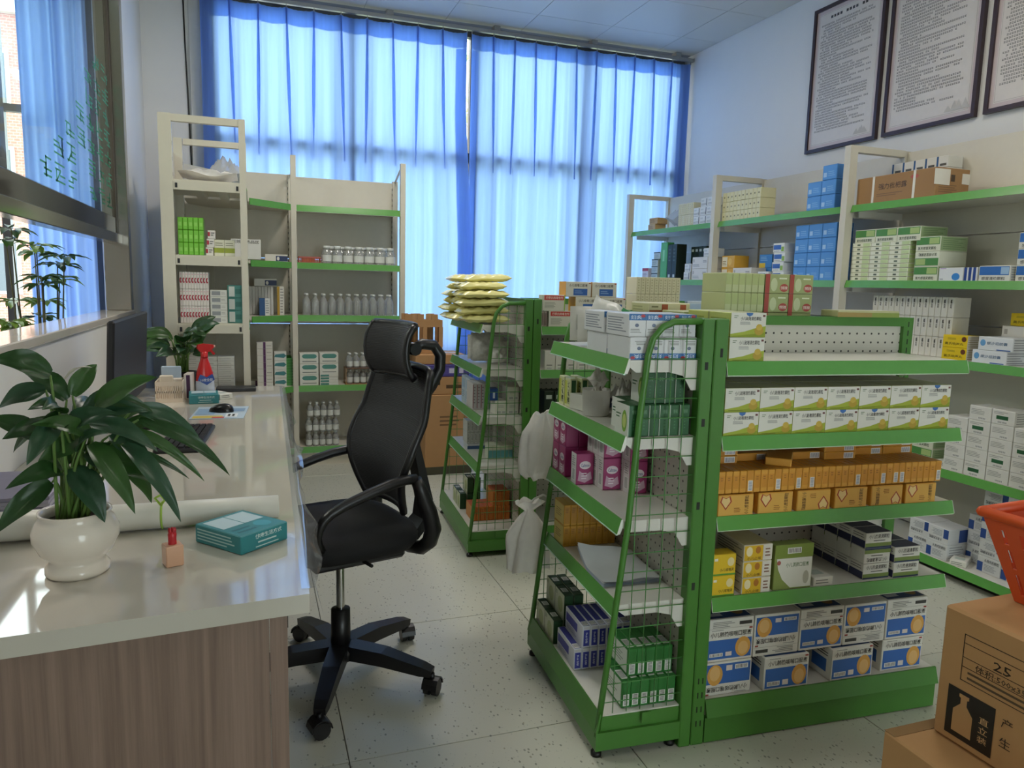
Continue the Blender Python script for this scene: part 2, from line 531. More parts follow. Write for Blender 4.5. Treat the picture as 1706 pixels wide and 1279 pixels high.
# floor: slab with 80 cm terrazzo tiles set on it
mb = MB(); mb.box((HALL, FRONT, -.1), (RW, BW, -.004), mat('#6d6e66', .8, name='tile_joint'))
floor = struct(mb.build('floor'))
tile_me = None
T = .8
mb = MB(); mb.bbox((0, 0, -.004), (T - .003, T - .003, 0), TERR, .0008); tile_me = mb.mesh('tile')
x0 = .235 - 5 * T
for i in range(-1, 10):
    for j in range(-6, 6):
        ax, ay = .235 + (i - 4) * T, 1.965 + j * T
        lx, ly, hx, hy = max(ax, HALL), max(ay, FRONT), min(ax + T, RW), min(ay + T, BW)
        if hx - lx < .02 or hy - ly < .02: continue
        if hx - lx > T - .001 and hy - ly > T - .001:
            o = link('tile', tile_me, floor); o.location = (ax, ay, 0)
        else:
            mb = MB(); mb.box((0, 0, -.004), (hx - lx - .003, hy - ly - .003, 0), TERR)
            o = mb.build('tile', floor); o.location = (lx, ly, 0)

# ceiling of PVC panels
mb = MB(); mb.box((HALL, FRONT, CZ + .006), (RW, BW, CZ + .12), mat('#8d9298', .8, name='ceiling_void'))
ceil = struct(mb.build('ceiling'))
pw = .625
mb = MB(); mb.bbox((0, 0, 0), (pw - .004, pw - .004, .006), CEIL, .001); pm = mb.mesh('ceiling_panel')
for i in range(-8, 4):
    for j in range(-14, 1):
        ax, ay = 1.464 + i * pw, 5.53 + j * pw
        lx, ly, hx, hy = max(ax, HALL), max(ay, FRONT), min(ax + pw, RW), min(ay + pw, BW - .1)
        if hx - lx < .02 or hy - ly < .02: continue
        if hx - lx > pw - .001 and hy - ly > pw - .001:
            o = link('ceiling_panel', pm, ceil); o.location = (ax, ay, CZ)
        else:
            mb = MB(); mb.box((0, 0, 0), (hx - lx - .004, hy - ly - .004, .006), CEIL)
            o = mb.build('ceiling_panel', ceil); o.location = (lx, ly, CZ)

# right wall, front wall with an unseen opening added for sky fill, hall side wall
mb = MB(); mb.box((RW, FRONT - .2, -.1), (RW + .2, BW + .3, CZ + .12), WALL); struct(mb.build('wall_right'))
mb = MB()
mb.box((HALL, FRONT - .2, -.1), (.9, FRONT, CZ + .12), WALL); mb.box((2.5, FRONT - .2, -.1), (RW, FRONT, CZ + .12), WALL)
mb.box((.9, FRONT - .2, 2.3), (2.5, FRONT, CZ + .12), WALL); mb.box((.9, FRONT - .2, -.1), (2.5, FRONT, -.004), WALL); struct(mb.build('wall_front'))
mb = MB(); mb.box((HALL - .2, FRONT - .2, -.1), (HALL, BW + .3, CZ + .12), WALL); struct(mb.build('wall_hall'))
# glazing of the added fill opening behind the camera
mb = MB()
for x in (.9, 1.67, 2.44):
    mb.box((x, FRONT - .12, 0), (x + .06, FRONT - .06, 2.3), DARKALU)
mb.box((.9, FRONT - .12, 2.24), (2.5, FRONT - .06, 2.3), DARKALU)
w3 = struct(mb.build('fill_window_3'))
for x in (.96, 1.73):
    mb = MB(); mb.box((x, FRONT - .095, 0), (x + .71, FRONT - .085, 2.24), GLASS); mb.build('pane', w3)

# window wall: piers and the wall under the window
WX0, WX1, WZ0, WZ1 = -.27, 3.66, .78, 3.375
mb = MB()
mb.box((-1.0, BW, -.1), (WX0, BW + .22, CZ + .1), WALL)
mb.box((WX0, BW, -.1), (RW, BW + .22, WZ0), WALL)
mb.box((WX1, BW, WZ0), (RW, BW + .22, CZ + .1), WALL)
mb.box((HALL, BW, -.1), (-1.0, BW + .22, .7), WALL)
mb.box((HALL, BW, 3.34), (-1.0, BW + .22, CZ + .1), WALL)
mb.box((HALL, BW, .7), (-2.6, BW + .22, 3.34), WALL)
struct(mb.build('wall_back'))
# main window: aluminium frame and panes
def window(name, x0, x1, z0, z1, xs, zs, y, t=.05, m=DARKALU):
    mb = MB()
    for x in [x0] + xs + [x1 - t]:
        mb.box((x, y, z0), (x + t, y + .06, z1), m)
    for z in [z0] + zs + [z1 - t]:
        mb.box((x0 + .001, y + .002, z), (x1 - .001, y + .058, z + t), m)
    w = struct(mb.build(name))
    XS = [x0] + xs + [x1 - t]; ZS = [z0] + zs + [z1 - t]
    for i in range(len(XS) - 1):
        for j in range(len(ZS) - 1):
            mb = MB(); mb.box((XS[i] + t, y + .028, ZS[j] + t), (XS[i + 1], y + .034, ZS[j + 1]), GLASS); mb.build('pane', w)
    return w
window('window_1', WX0, WX1, WZ0, WZ1, [.71, 1.69, 2.67], [2.33], BW - .035, .075)
window('window_2', -2.6, -1.0, .7, 3.34, [-1.62, -1.3], [2.44], BW + .06, .05)

# electric cable down the pier
pts = [(-.42, BW - .008, 3.36), (-.415, BW - .008, 3.0), (-.405, BW - .008, 2.6), (-.395, BW - .008, 2.1), (-.39, BW - .008, 1.2), (-.39, BW - .008, .3)]
mb = MB(); mb.tube(pts, .005, BLACK, 6)
tag(mb.build('cable'), 'thin black electric cable running down the white pier beside the curtain', 'cable')
mb = MB(); mb.box((-.385, BW - .03, .1), (-.30, BW - .001, 3.37), mat('#cfcfc6', .6, name='trunking_cream'))
mb.build('trim_1')['kind'] = 'structure'

# curtain track and curtains
mb = MB()
mb.box((-.31, 5.875, 3.318), (3.685, 5.905, 3.345), GREYALU)
t_ = tag(mb.build('curtain_track'), 'grey aluminium curtain track under the ceiling above blue curtains', 'curtain track')
for x in (.2, 1.0, 1.85, 2.7, 3.5):
    mb = MB(); mb.box((x, 5.87, 3.345), (x + .05, 5.95, 3.379), GREYALU); mb.build('bracket', t_)

def curtain(name, xa, xb, label, seed, bow=0.):
    rr = random.Random(seed)
    n = max(3, round((xb - xa) / .187)); p = (xb - xa) / n
    ztop, zbot = 3.302, .12
    ph = [rr.uniform(-.25, .25) for _ in range(n + 2)]; am = [rr.uniform(.7, 1.25) for _ in range(n + 2)]
    wob = [rr.uniform(-.02, .02) for _ in range(n + 2)]
    nu, nv = n * 14, 26
    def pos(u, v, dy=0., za=ztop, zb=zbot):
        z = zb + (za - zb) * v
        s = (ztop - z) / (ztop - zbot)            # 0 at the top
        x = xa + u * (xb - xa)
        k = u * n; i = min(int(k), n - 1); f = k - i
        pinch = math.exp(-((min(f, 1 - f)) / .055) ** 2) * max(0, 1 - s * 3.2)
        a = .010 + .024 * min(1, s * 2.6)
        ww = cos(2 * pi * (f + ph[i] * s * (4 * f * (1 - f)))) * am[i] * (1 - f) + cos(2 * pi * (f + ph[i] * s * 4 * f * (1 - f))) * am[i + 1] * f
        fine = .006 * sin(k * 2 * pi * 3 + seed + s * 2) * min(1, s * 2) + .004 * sin(k * 2 * pi * 5.3 + 2 * s)
        y = 5.925 - a * ww - .03 * pinch + fine + dy
        bw = min(1, max(0, (s - .18) * 3)) * u ** 10
        return (x + wob[i] * s * 4 * f * (1 - f) + bow * bw, y - bow * .9 * bw, z)
    mb = MB(); mb.grid(lambda u, v: pos(u, v), nu, nv, CURT)
    c = tag(mb.build(name), label, 'curtain', 'blue curtains across the big window')
    mb = MB(); mb.grid(lambda u, v: pos(u, v, .006, 3.30, 3.19), nu, 2, CURT); mb.build('heading_tape', c)
    ns = .075 / (xb - xa)
    mb = MB(); mb.grid(lambda u, v: pos(u * ns, v, .006, 3.185), 6, nv, CURT); mb.build('side_hem', c)
    mb = MB(); mb.grid(lambda u, v: pos(1 - ns + u * ns, v, .006, 3.185), 6, nv, CURT); mb.build('side_hem', c)
    # pinch pleats: folded cloth hanging behind each hook
    for i in range(1, n):
        def pl(u, v, i=i):
            z = 2.25 + 1.045 * v; wd = .002 + .008 * v + .018 * max(0, sin(pi * v)) ** 1.5
            b = pos(i / n, (z - zbot) / (ztop - zbot))
            return (b[0] + (u - .5) * wd + .02 * (1 - v) * (1 if i % 2 else -.6), b[1] + .012 + .012 * cos(2 * pi * (u - .5)), z)
        mb = MB(); mb.grid(pl, 4, 8, CURT); mb.build('pleat', c)
    # hooks
    for i in range(n + 1):
        mb = MB(); mb.box((xa + i * p - .003, 5.885, 3.295), (xa + i * p + .003, 5.893, 3.318), GREYALU); mb.build('hook', c)
    return c
curtain('curtain', -.305, 1.632, 'pleated translucent blue curtain beside the white pier with the cable', 1, .055)
curtain('curtain', 1.672, 3.66, 'pleated translucent blue curtain reaching to the wall with framed notices', 5)

# hall curtain seen through the partition
def hall_curtain():
    def pos(u, v):
        z = .02 + 3.32 * v; x = -1.43 + .42 * u
        return (x, 5.9 + .03 * cos(u * 2 * pi * 4.3 + v) + .012 * sin(u * 41 + v * 2), z)
    mb = MB(); mb.grid(pos, 60, 14, CURT)
    tag(mb.build('curtain'), 'narrow blue curtain in the hall behind the glass partition', 'curtain')
hall_curtain()

# outside: ground, brick building, hedge
mb = MB(); mb.box((-30, BW + .3, -.6), (30, 60, -.5), mat('#a3a39c', .9, name='pavement')); struct(mb.build('outside_ground'))
bl = thing('outside_building', 'pink brick building seen outside through the hall window', 'building', (-7.5, 26, -.5))
mb = MB(); mb.box((-7, 0, 0), (5.0, 8, 9.2), brickwork()); wall_ = mb.build('facade', bl)
mb = MB(); mb.box((-7.2, -.25, 9.2), (5.2, 8.2, 9.7), mat('#d8d2cc', .8)); mb.build('cornice', bl)
for i in range(4):
    for j in range(3):
        mb = MB(); mb.box((-6 + i * 2.8, -.06, 1.2 + j * 2.7), (-4.6 + i * 2.8, .02, 2.8 + j * 2.7), mat('#e6e4de', .6)); wf = mb.build('window', bl)
        mb = MB(); mb.box((-5.9 + i * 2.8, -.08, 1.3 + j * 2.7), (-4.7 + i * 2.8, -.05, 2.7 + j * 2.7), mat('#59636b', .2)); mb.build('pane', wf)
rr = random.Random(3)
mb = MB()
LG = leaf_mat('hedge_leaf', '#7d9a3e', '#bccb74', .5)
for i in range(900):
    c = Vector((rr.uniform(1.0, 5.2), rr.uniform(9.3, 10.3), rr.uniform(-.3, 4.6)))
    a = Vector((rr.uniform(-1, 1), rr.uniform(-1, 1), rr.uniform(-1, 1))).normalized() * .16
    b = a.orthogonal().normalized() * .07
    mb.add([c - a, c + b, c + a, c - b], [(0, 1, 2, 3)], LG)
h_ = thing('outside_hedge', 'tall green leafy hedge outside seen through the curtain gap', 'hedge', (0, 0, 0))
f_ = mb.build('foliage', h_); f_['kind'] = 'stuff'
mb = MB()
for x in (1.4, 2.2, 3.0, 3.8, 4.7):
    mb.tube([(x, 9.8, -.5), (x + .05, 9.8, 1.5), (x, 9.85, 3.6)], [.05, .04, .02], mat('#5a4632', .9), 6)
mb.build('stem', h_)

# ---------------------------------------------------------------- partition on the left
mb = MB()
mb.box((LW - .13, FRONT, 0), (LW, 5.15, 1.105), WALL)
mb.box((LW - .13, 5.15, 0), (LW, BW, CZ), WALL)
mb.box((LW - .13, FRONT, 3.05), (LW, 5.15, CZ), WALL)
struct(mb.build('wall_left'))
mb = MB(); mb.bbox((LW - .16, FRONT, 1.105), (LW + .012, 5.15, 1.138), mat('#d9d2c6', .08, var=.08, scale=5, name='polished_sill_stone'), .004)
struct(mb.build('trim_2'))
gp = thing('glass_partition', 'stainless steel framed glass partition over the stone sill', 'partition', (LW - .065, 2.0, 1.14))
def gpart(name, lo, hi, m):
    mb = MB(); mb.bbox(tuple(lo[i] - gp.location[i] for i in range(3)), tuple(hi[i] - gp.location[i] for i in range(3)), m, .003); return mb.build(name, gp)
gpart('jamb', (LW - .135, 5.06, 1.139), (LW + .003, 5.149, 3.05), STEEL)
gpart('jamb', (LW - .115, 1.0, 1.139), (LW - .015, 1.1, 3.05), STEEL)
gpart('rail', (LW - .10, -1.0, 1.535), (LW - .03, 5.059, 1.592), STEEL)
gpart('smoked_strip', (LW - .073, 1.1, 1.592), (LW - .057, 5.059, 1.69), mat('#1b1c1f', .12, name='smoked_glass'))
gpart('pane', (LW - .07, 1.1, 1.69), (LW - .06, 5.059, 3.05), GLASS)
gpart('seal', (LW - .076, 5.02, 1.60), (LW - .054, 5.058, 3.05), mat('#4a4238', .5))
# green lettering on the glass: rows of small characters too far to read
rr = random.Random(11)
mb = MB(); GT = mat('#3f9a78', .6)
def glyph(mb, P0, u, v, s, m, rr, sx=2.3):
    def P(a, b): return P0(u + (a - u) * sx, b)
    for k in range(rr.randint(3, 4)):
        y = v + s * (.04 + .27 * k + rr.uniform(-.03, .03)); a = rr.choice((.05, .05, .3, .45)); b = rr.choice((.55, .9, .9)) if a < .3 else .92
        mb.add([P(u + s * a, y), P(u + s * b, y), P(u + s * b, y + s * .09), P(u + s * a, y + s * .09)], [(0, 1, 2, 3)], m)
    for k in range(rr.randint(1, 2)):
        x = u + s * rr.choice((.12, .42, .46, .74)); a = rr.choice((0, 0, .35)); b = rr.choice((.95, .95, .6))
        mb.add([P(x, v + s * a), P(x + s * .09, v + s * a), P(x + s * .09, v + s * b), P(x, v + s * b)], [(0, 1, 2, 3)], m)
    if rr.random() < .6:
        x = u + s * .45; e = s * rr.choice((-.38, .38)); mb.add([P(x, v + s * .55), P(x + e, v), P(x + e + s * .1, v), P(x + s * .1, v + s * .55)], [(0, 1, 2, 3)], m)
for r in range(7):
    zt = 2.42 - r * .115; y = 5.0
    nn = [2, 3, 3, 4, 5, 6, 7][r]
    for k in range(nn):
        if rr.random() < .1: continue
        glyph(mb, lambda a, b: (-.0065 + .0, a - 2.0, b - 1.14 + .0), y - (k + 1) * .235, zt, .088, GT, rr)
o = mb.build('lettering', gp); o.location.x = .0125

# ---------------------------------------------------------------- ceiling light panels out of view, two of them added fill
def lamp(x, y, label, e, col=(1, .93, .84)):
    t = thing('ceiling_light', label, 'ceiling light', (x, y, CZ), 0, 'ceiling light panels')
    mb = MB(); mb.box((-.31, -.31, -.012), (.31, .31, -.001), mat('#e8e8e6', .4)); mb.build('frame', t)
    m, nt, b, out = nodes('lamp_diffuser')
    b.inputs['Emission Color'].default_value = col + (1,); b.inputs['Emission Strength'].default_value = 3
    mb = MB(); mb.box((-.28, -.28, -.016), (.28, .28, -.0125), m); mb.build('diffuser', t)
    l = bpy.data.lights.new('panel_light', 'AREA'); l.shape = 'SQUARE'; l.size = .55; l.energy = e; l.color = col
    lo = bpy.data.objects.new('panel_light', l); COL.objects.link(lo); lo.parent = t; lo.location = (0, 0, -.02)
lamp(2.4, 2.2, 'square white ceiling light panel above the near gondola', 8)
lamp(1.0, .4, 'square white ceiling light panel over the desk front', 3)
lamp(.9, 4.0, 'square white ceiling light panel added as fill over the office chair', 24)  # added fill, brightens the window end of the room
lamp(-2.0, 3.0, 'square white ceiling light panel added as fill in the hall', 38)  # added fill, brightens the hall and its pier

# ================================================================= SHELVING
DG = rad(-3.358)
G1 = (1.202, 1.741); G2 = (1.285, 3.367)
LEV = (1.150, .935, .698, .452)      # shelf tops of the green gondolas; base deck at .132
BASE = .132

def lip_shelf(t, x0, x1, yf, yb, z, sgn=1, lip=LIP, body=SHELFWHITE, name='shelf', th=.022, lh=.036, br=True):
    """shelf with its front edge at yf and back at yb; sloping price strip as its child"""
    mb = MB(); ylo, yhi = min(yf + sgn * .012, yb), max(yf + sgn * .012, yb)
    mb.box((x0, ylo, z - th), (x1, yhi, z), body)
    if br:
        for x in (x0 + .002, x1 - .006):       # brackets
            pts = [(yb, z - th), (yb, z - .075), (yb - sgn * .03, z - .078), (yb - sgn * .10, z - .05), (yf + sgn * .03, z - th - .012), (yf + sgn * .03, z - th)]
            if sgn < 0: pts = pts[::-1]
            mb.prism(pts, x, x + .004, body, 0)
    s = mb.build(name, t)
    mb = MB()
    pts = [(yf + sgn * .012, z + .003), (yf + sgn * .016, z + .003), (yf + sgn * .004, z - lh), (yf, z - lh)]
    if sgn < 0: pts = pts[::-1]
    mb.prism([(a, b) for a, b in pts], x0, x1, lip, 0)
    mb.box((x0, min(yf + sgn * .002, yf + sgn * .006), z - lh - .003), (x1, max(yf + sgn * .002, yf + sgn * .006), z - lh), mat('#cfe3c6', .3))
    for x in (x0 - .0015, x1):
        mb.prism(pts, x, x + .0015, mat('#e2e4dc', .4), 0)
    mb.build('price_strip', s)
    return s

def slots(mb, x, y, z0, z1, step=.05, face='y'):
    m = mat('#16240f', .6)
    z = z0
    while z < z1:
        if face == 'y': mb.box((x - .002, y - .0006, z), (x + .002, y + .001, z + .018), m)
        else: mb.box((x - .0006, y - .002, z), (x + .001, y + .002, z + .018), m)
        z += step

def endcap(org, width, label, group, h=1.272):
    """green end display rack: two columns, perforated back, raked tube sides filled with wire grid, five decks.
    local x runs along the gondola (front is -x), y along the rack's width"""
    t = thing('end_display_rack', label, 'display rack', (org[0], org[1], 0), DG, group)
    for y in (.0, width - .04):
        mb = MB(); mb.bbox((-.034, y, .0), (.004, y + .04, h), GREEN, .003)
        for z in (1.13, .97, .73, .49):
            mb.box((-.022, y - .0008, z), (-.012, y + .002, z + .022), mat('#101a0c', .6))
        mb.build('post', t)
    mb = MB(); mb.box((-.028, .04, .12), (-.022, width - .04, h - .03), PEG); mb.build('back_panel', t)
    mb = MB(); mb.box((-.032, .04, h - .035), (-.002, width - .04, h), GREEN); mb.build('top_rail', t)
    # raked side frames
    for sy, y in ((0, .012), (1, width - .012)):
        pts = [(-.294, .07), (-.262, .36), (-.226, .69), (-.207, .99), (-.190, 1.17), (-.178, 1.215), (-.150, 1.247), (-.115, 1.262), (-.034, 1.264)]
        mb = MB(); mb.tube([(a, y, b) for a, b in pts], .0095, GREEN, 8); s = mb.build('side_frame', t)
        def xl(z):
            for (a, b), (c, d) in zip(pts, pts[1:]):
                if b <= z <= d: return a + (c - a) * (z - b) / (d - b + 1e-9)
            return -.29
        mb = MB(); WM = mat('#4f8a48', .4)
        z = .17
        while z < 1.25:
            mb.tube([(xl(z), y, z), (-.034, y, z)], .0016, WM, 4); z += .055
        x = -.075
        while x > -.29:
            zt = 1.262
            for i in range(100):
                if xl(zt) > x: zt -= .012
                else: break
            mb.tube([(x, y, .135), (x, y, zt)], .0016, WM, 4); x -= .043
        mb.build('wire_grid', s)
    # base
    mb = MB()
    mb.box((-.30, .0, .03), (-.034, width, .085), GREEN); mb.box((-.285, .01, .085), (-.034, width - .01, .128), GREEN)
    mb.box((-.16, -.003, .10), (-.13, .0, .132), GREEN)
    mb.prism([(-.302, .085), (-.29, .142), (-.286, .142), (-.296, .085)], .0, width, LIP if False else GREEN, 1)
    b = mb.build('base', t)
    mb = MB(); mb.box((-.288, .012, .128), (-.034, width - .012, BASE), SHELFWHITE); mb.build('deck', b)
    for (x, y) in ((-.285, .03), (-.285, width - .03), (-.05, .03), (-.05, width - .03)):
        mb = MB(); mb.lathe([(0, 0), (.016, 0), (.016, .012), (.009, .014), (.009, .031), (0, .031)], BLACK, 10, (x, y, 0)); mb.build('foot', b)
    # decks: build along y, front edge toward -x
    for z in LEV:
        z += .006
        mb = MB(); mb.box((-.238, .02, z - .02), (-.034, width - .02, z), SHELFWHITE)
        for y in (.02, width - .024):
            mb.prism([(-.034, z - .02), (-.034, z - .085), (-.05, z - .085), (-.075, z - .045), (-.12, z - .034), (-.22, z - .034), (-.238, z - .02)], y, y + .004, SHELFWHITE, 1)
        s = mb.build('shelf', t)
        mb = MB(); mb.prism([(-.254, z - .038), (-.242, z + .004), (-.238, z + .004), (-.250, z - .038)][::-1], .022, width - .022, LIP, 1)
        mb.box((-.256, .022, z - .041), (-.25, width - .022, z - .038), mat('#bfe0cc', .25))
        for y in (.0205, width - .022): mb.prism([(-.254, z - .038), (-.242, z + .004), (-.238, z + .004), (-.238, z - .02), (-.245, z - .038)][::-1], y, y + .0014, mat('#e2e4dc', .4), 1)
        mb.build('price_strip', s)
    return t

def gondola(org, width, length, label, group, h=1.272):
    """double sided green gondola bay running +x from the end rack"""
    t = thing('gondola_shelf', label, 'shelf', (org[0], org[1], 0), DG, group)
    mid = width * .46
    for x, y in ((.006, .0), (.006, width - .04)):
        mb = MB(); mb.bbox((x, y, 0), (x + .042, y + .04, h), GREEN, .003)
        slots(mb, x + .014, y, .06, .2, .045); slots(mb, x + .028, y, .06, .2, .045)
        mb.box((x + .018, y - .0008, 1.165), (x + .026, y + .002, 1.19), mat('#101a0c', .6))
        mb.build('post', t)
    for x in (.05, length + .01):
        mb = MB(); mb.box((x, mid - .02, .1), (x + .04, mid + .02, h), GREEN); slots(mb, x + .02, mid - .02, 1.0, h - .02, .03); mb.build('post', t)
    mb = MB(); mb.box((.09, mid - .006, .1), (length + .01, mid + .006, h - .03), PEG); mb.build('back_panel', t)
    mb = MB(); mb.box((.09, mid - .02, h - .03), (length + .01, mid + .02, h), GREEN); mb.build('top_rail', t)
    for z in LEV:
        lip_shelf(t, .052, length, -.002, mid - .02, z)
        lip_shelf(t, .052, length, width + .002, mid + .02, z, -1)
    mb = MB(); mb.box((.05, .02, .0), (length, width - .02, .085), GREEN)
    mb.box((.05, .0, .004), (length, .02, .083), GREEN); mb.box((.05, width - .02, .004), (length, width, .083), GREEN)
    b = mb.build('base', t)
    mb = MB(); mb.box((.05, .012, .0855), (length, width - .012, BASE), SHELFWHITE)
    mb.prism([(-.012, .088), (.004, BASE + .006), (.009, BASE + .006), (-.002, .088)], .05, length, GREEN, 0)
    mb.build('deck', b)
    return t
endcap(G1, .665, 'green wire sided end rack with calcium boxes beside the two hanging white bags', 'green end racks')
gondola(G1, .665, .905, 'green gondola shelf stacked with children medicine cartons beside the brown cartons', 'green gondolas')
endcap(G2, .78, 'green wire sided end rack topped by a heap of yellow bags', 'green end racks', 1.285)
gondola(G2, .78, 1.3, 'green gondola shelf with red and white boxes behind the yellow bag heap', 'green gondolas', 1.285)

# right wall shelving: three bays
RX, RB = 3.12, 3.49
RLEV = (1.828, 1.42, 1.05, .522)
rs = thing('wall_shelving', 'long cream wall shelving with green edges under the framed notices', 'shelving', (0, 0, 0))
PY = (2.09, 3.33, 4.57, 5.845)
for y in PY:
    mb = MB(); mb.box((RX - .035, y - .022, 0), (RX + .015, y + .022, 2.15), CREAM); mb.build('post', rs)
    mb = MB(); mb.box((RB - .02, y - .02, 0), (RB + .02, y + .02, 2.148), CREAM)
    mb.build('post', rs)
    mb = MB(); mb.box((RX + .015, y - .02, 2.115), (RB - .02, y + .02, 2.15), CREAM); mb.build('top_bar', rs)
for i in range(3):
    ya, yb = PY[i] + .024, PY[i + 1] - .024
    for (z0, z1) in ((.08, .60), (.606, 1.20), (1.206, 1.66), (1.666, 2.14)):
        mb = MB(); mb.box((RB - .006, ya, z0), (RB + .004, yb, z1), CREAM); mb.build('back_panel', rs)
    for z in RLEV:
        mb = MB(); mb.box((RX + .008, ya, z - .025), (RB - .008, yb, z), SHELFWHITE)
        for y in (ya, yb - .004): mb.box((RX + .05, y, z - .06), (RB - .01, y + .004, z - .025), SHELFWHITE)
        s = mb.build('shelf', rs)
        mb = MB(); mb.prism([(RX + .004, z + .003), (RX + .008, z + .003), (RX + .004, z - .036), (RX - .008, z - .036)][::-1], ya, yb, LIP, 1); mb.build('price_strip', s)
    z = .075
    mb = MB(); mb.box((RX + .008, ya, z - .03), (RB - .008, yb, z), SHELFWHITE); mb.box((RX + .06, ya, 0), (RX + .07, yb, z - .03), DARK); s = mb.build('shelf', rs)
    mb = MB(); mb.prism([(RX + .004, z + .003), (RX + .008, z + .003), (RX + .004, z - .036), (RX - .008, z - .036)][::-1], ya, yb, LIP, 1); mb.build('price_strip', s)

# left shelving along the partition (seen end on) and the corner + window bay
LLEV = (1.865, 1.468, 1.098, .59, .137)
ls = thing('end_on_shelving', 'cream metal shelving standing end on beside the desk end', 'shelving', (0, 0, 0))
for (xa, xb_, y) in ((-.449, -.385, 4.42), (-.052, -.018, 4.42), (-.44, -.39, 5.16), (-.05, -.018, 5.16)):
    mb = MB(); mb.box((xa, y - (.02), 0), (xb_, y + .02, 2.2), CREAM)
    for z in [.2 + .08 * k for k in range(24)]:
        mb.box((xb_ - .0 if xa < -.3 else xa - .0006, y - .003, z), (xb_ + .0006 if xa < -.3 else xa, y + .003, z + .02), DARK)
    mb.build('post', ls)
for y in (4.42, 5.16):
    mb = MB(); mb.box((-.385, y - .018, 2.162), (-.052, y + .018, 2.198), CREAM); mb.build('top_bar', ls)
mb = MB(); mb.box((-.448, 4.442, .05), (-.436, 5.138, 2.1), CREAM); mb.build('back_panel', ls)
for z in LLEV:
    mb = MB(); mb.box((-.432, 4.405, z - .012), (-.026, 5.136, z), CREAM)
    mb.box((-.384, 4.400, z - .055), (-.053, 4.41, z - .008), CREAM)
    for x in (-.30, -.17): mb.box((x, 4.412, z - .04), (x + .05, 5.13, z - .012), CREAM)
    for x in (-.375, -.07): mb.box((x, 4.3985, z - .045), (x + .012, 4.40, z - .02), DARK)
    s = mb.build('shelf', ls)
    mb = MB(); mb.prism([(-.022, z + .002), (-.014, z - .036), (-.018, z - .036), (-.026, z + .002)], 4.445, 5.136, LIP, 1); mb.build('price_strip', s)

cs = thing('window_shelving', 'cream metal shelving with green edges in front of the blue curtain', 'shelving', (0, 0, 0))
C0, C1, CY, CB = .285, 1.052, 5.48, 5.80
for x, yf in ((C0, CY), (C1, CY)):
    mb = MB(); mb.box((x - .018, yf - .02, 0), (x + .018, yf + .025, 2.2), CREAM); mb.build('post', cs)
    mb = MB(); mb.box((x - .02, CB - .02, 0), (x + .02, CB + .02, 2.11), CREAM); slots(mb, x - .024, CB - .021, .2, 2.08, .04); mb.build('post', cs)
    mb = MB(); mb.tube([(x, yf + .02, 2.19), (x, CB, 2.10)], .008, CREAM, 6); mb.build('brace', cs)
for (z0, z1) in ((.08, .57), (.575, 1.02), (1.025, 1.5), (1.505, 2.1)):
    mb = MB(); mb.box((C0 + .02, CB + .005, z0), (C1 - .02, CB + .015, z1), CREAM); mb.build('back_panel', cs)
for z in LLEV:
    lip_shelf(cs, C0 + .02, C1 - .02, CY - .012, CB - .005, z, 1, LIP, CREAM, lh=.04, br=False)
mb = MB(); mb.box((C0 + .02, CY + .02, 0), (C1 - .02, CY + .03, .1), CREAM); mb.build('kick_plate', cs)
# corner bay: slanting shelves between the two runs, its panel behind
A_, B_ = Vector((-.005, 5.20, 0)), Vector((.262, 5.46, 0))
dr = (B_ - A_).normalized(); nn = Vector((-dr.y, dr.x, 0))
for z in LLEV:
    mb = MB()
    p = [A_, B_, Vector((.262, 5.80, 0)), Vector((-.30, 5.80, 0)), Vector((-.40, 5.60, 0)), Vector((-.40, 5.20, 0))]
    mb.prism([(q.x, q.y) for q in p], z - .02, z, CREAM)
    s = mb.build('corner_shelf', cs)
    mb = MB(); q = [A_ - nn * .006, B_ - nn * .006, B_, A_]
    mb.prism([(a.x, a.y) for a in q], z - .04, z + .003, LIP); mb.build('price_strip', s)
for (z0, z1) in ((.08, .57), (.575, 1.02), (1.025, 1.5), (1.505, 2.11)):
    mb = MB(); q = [(-.43, 5.18), (-.43, 5.62), (-.26, 5.815), (.265, 5.815), (.265, 5.803), (-.255, 5.803), (-.418, 5.61), (-.418, 5.18)]
    mb.prism(q, z0, z1, CREAM); mb.build('corner_panel', cs)

# ================================================================= DESK
desk = thing('desk', 'long white topped service desk with brown wood end panel', 'desk', (0, 0, 0))
TOP = .75
poly = [(LW + .004, 1.340), (-.41, 1.366), (.093, 1.407), (.150, 4.36), (LW + .004, 4.36)]
mb = MB(); mb.prism(poly, TOP - .038, TOP, mat('#beb9ad', .05, var=.03, scale=4, spec=.8, name='glossy_desk_laminate')); mb.build('tabletop', desk)
WD = woodgrain('brown_wood_laminate', '#6f5a4e', '#8d7668', 55, 2)
mb = MB(); mb.prism([(LW + .004, 1.362), (.018, 1.420), (.018, 1.445), (LW + .004, 1.387)], 0, TOP - .0385, WD); mb.build('front_panel', desk)
mb = MB(); mb.prism([(.019, 1.418), (.052, 1.421), (.053, 1.462), (.020, 1.462)], 0, TOP - .0385, WD); mb.build('side_panel', desk)
mb = MB(); mb.box((LW + .02, 4.30, 0), (.10, 4.33, TOP - .0385), WD); mb.build('end_panel', desk)
mb = MB(); mb.box((-.50, 1.47, .1), (-.48, 4.299, TOP - .0385), WD); mb.build('modesty_panel', desk)
mb = MB(); mb.box((.03, 1.463, .66), (.055, 1.49, .711), BLACK); mb.build('cable_clip', desk)

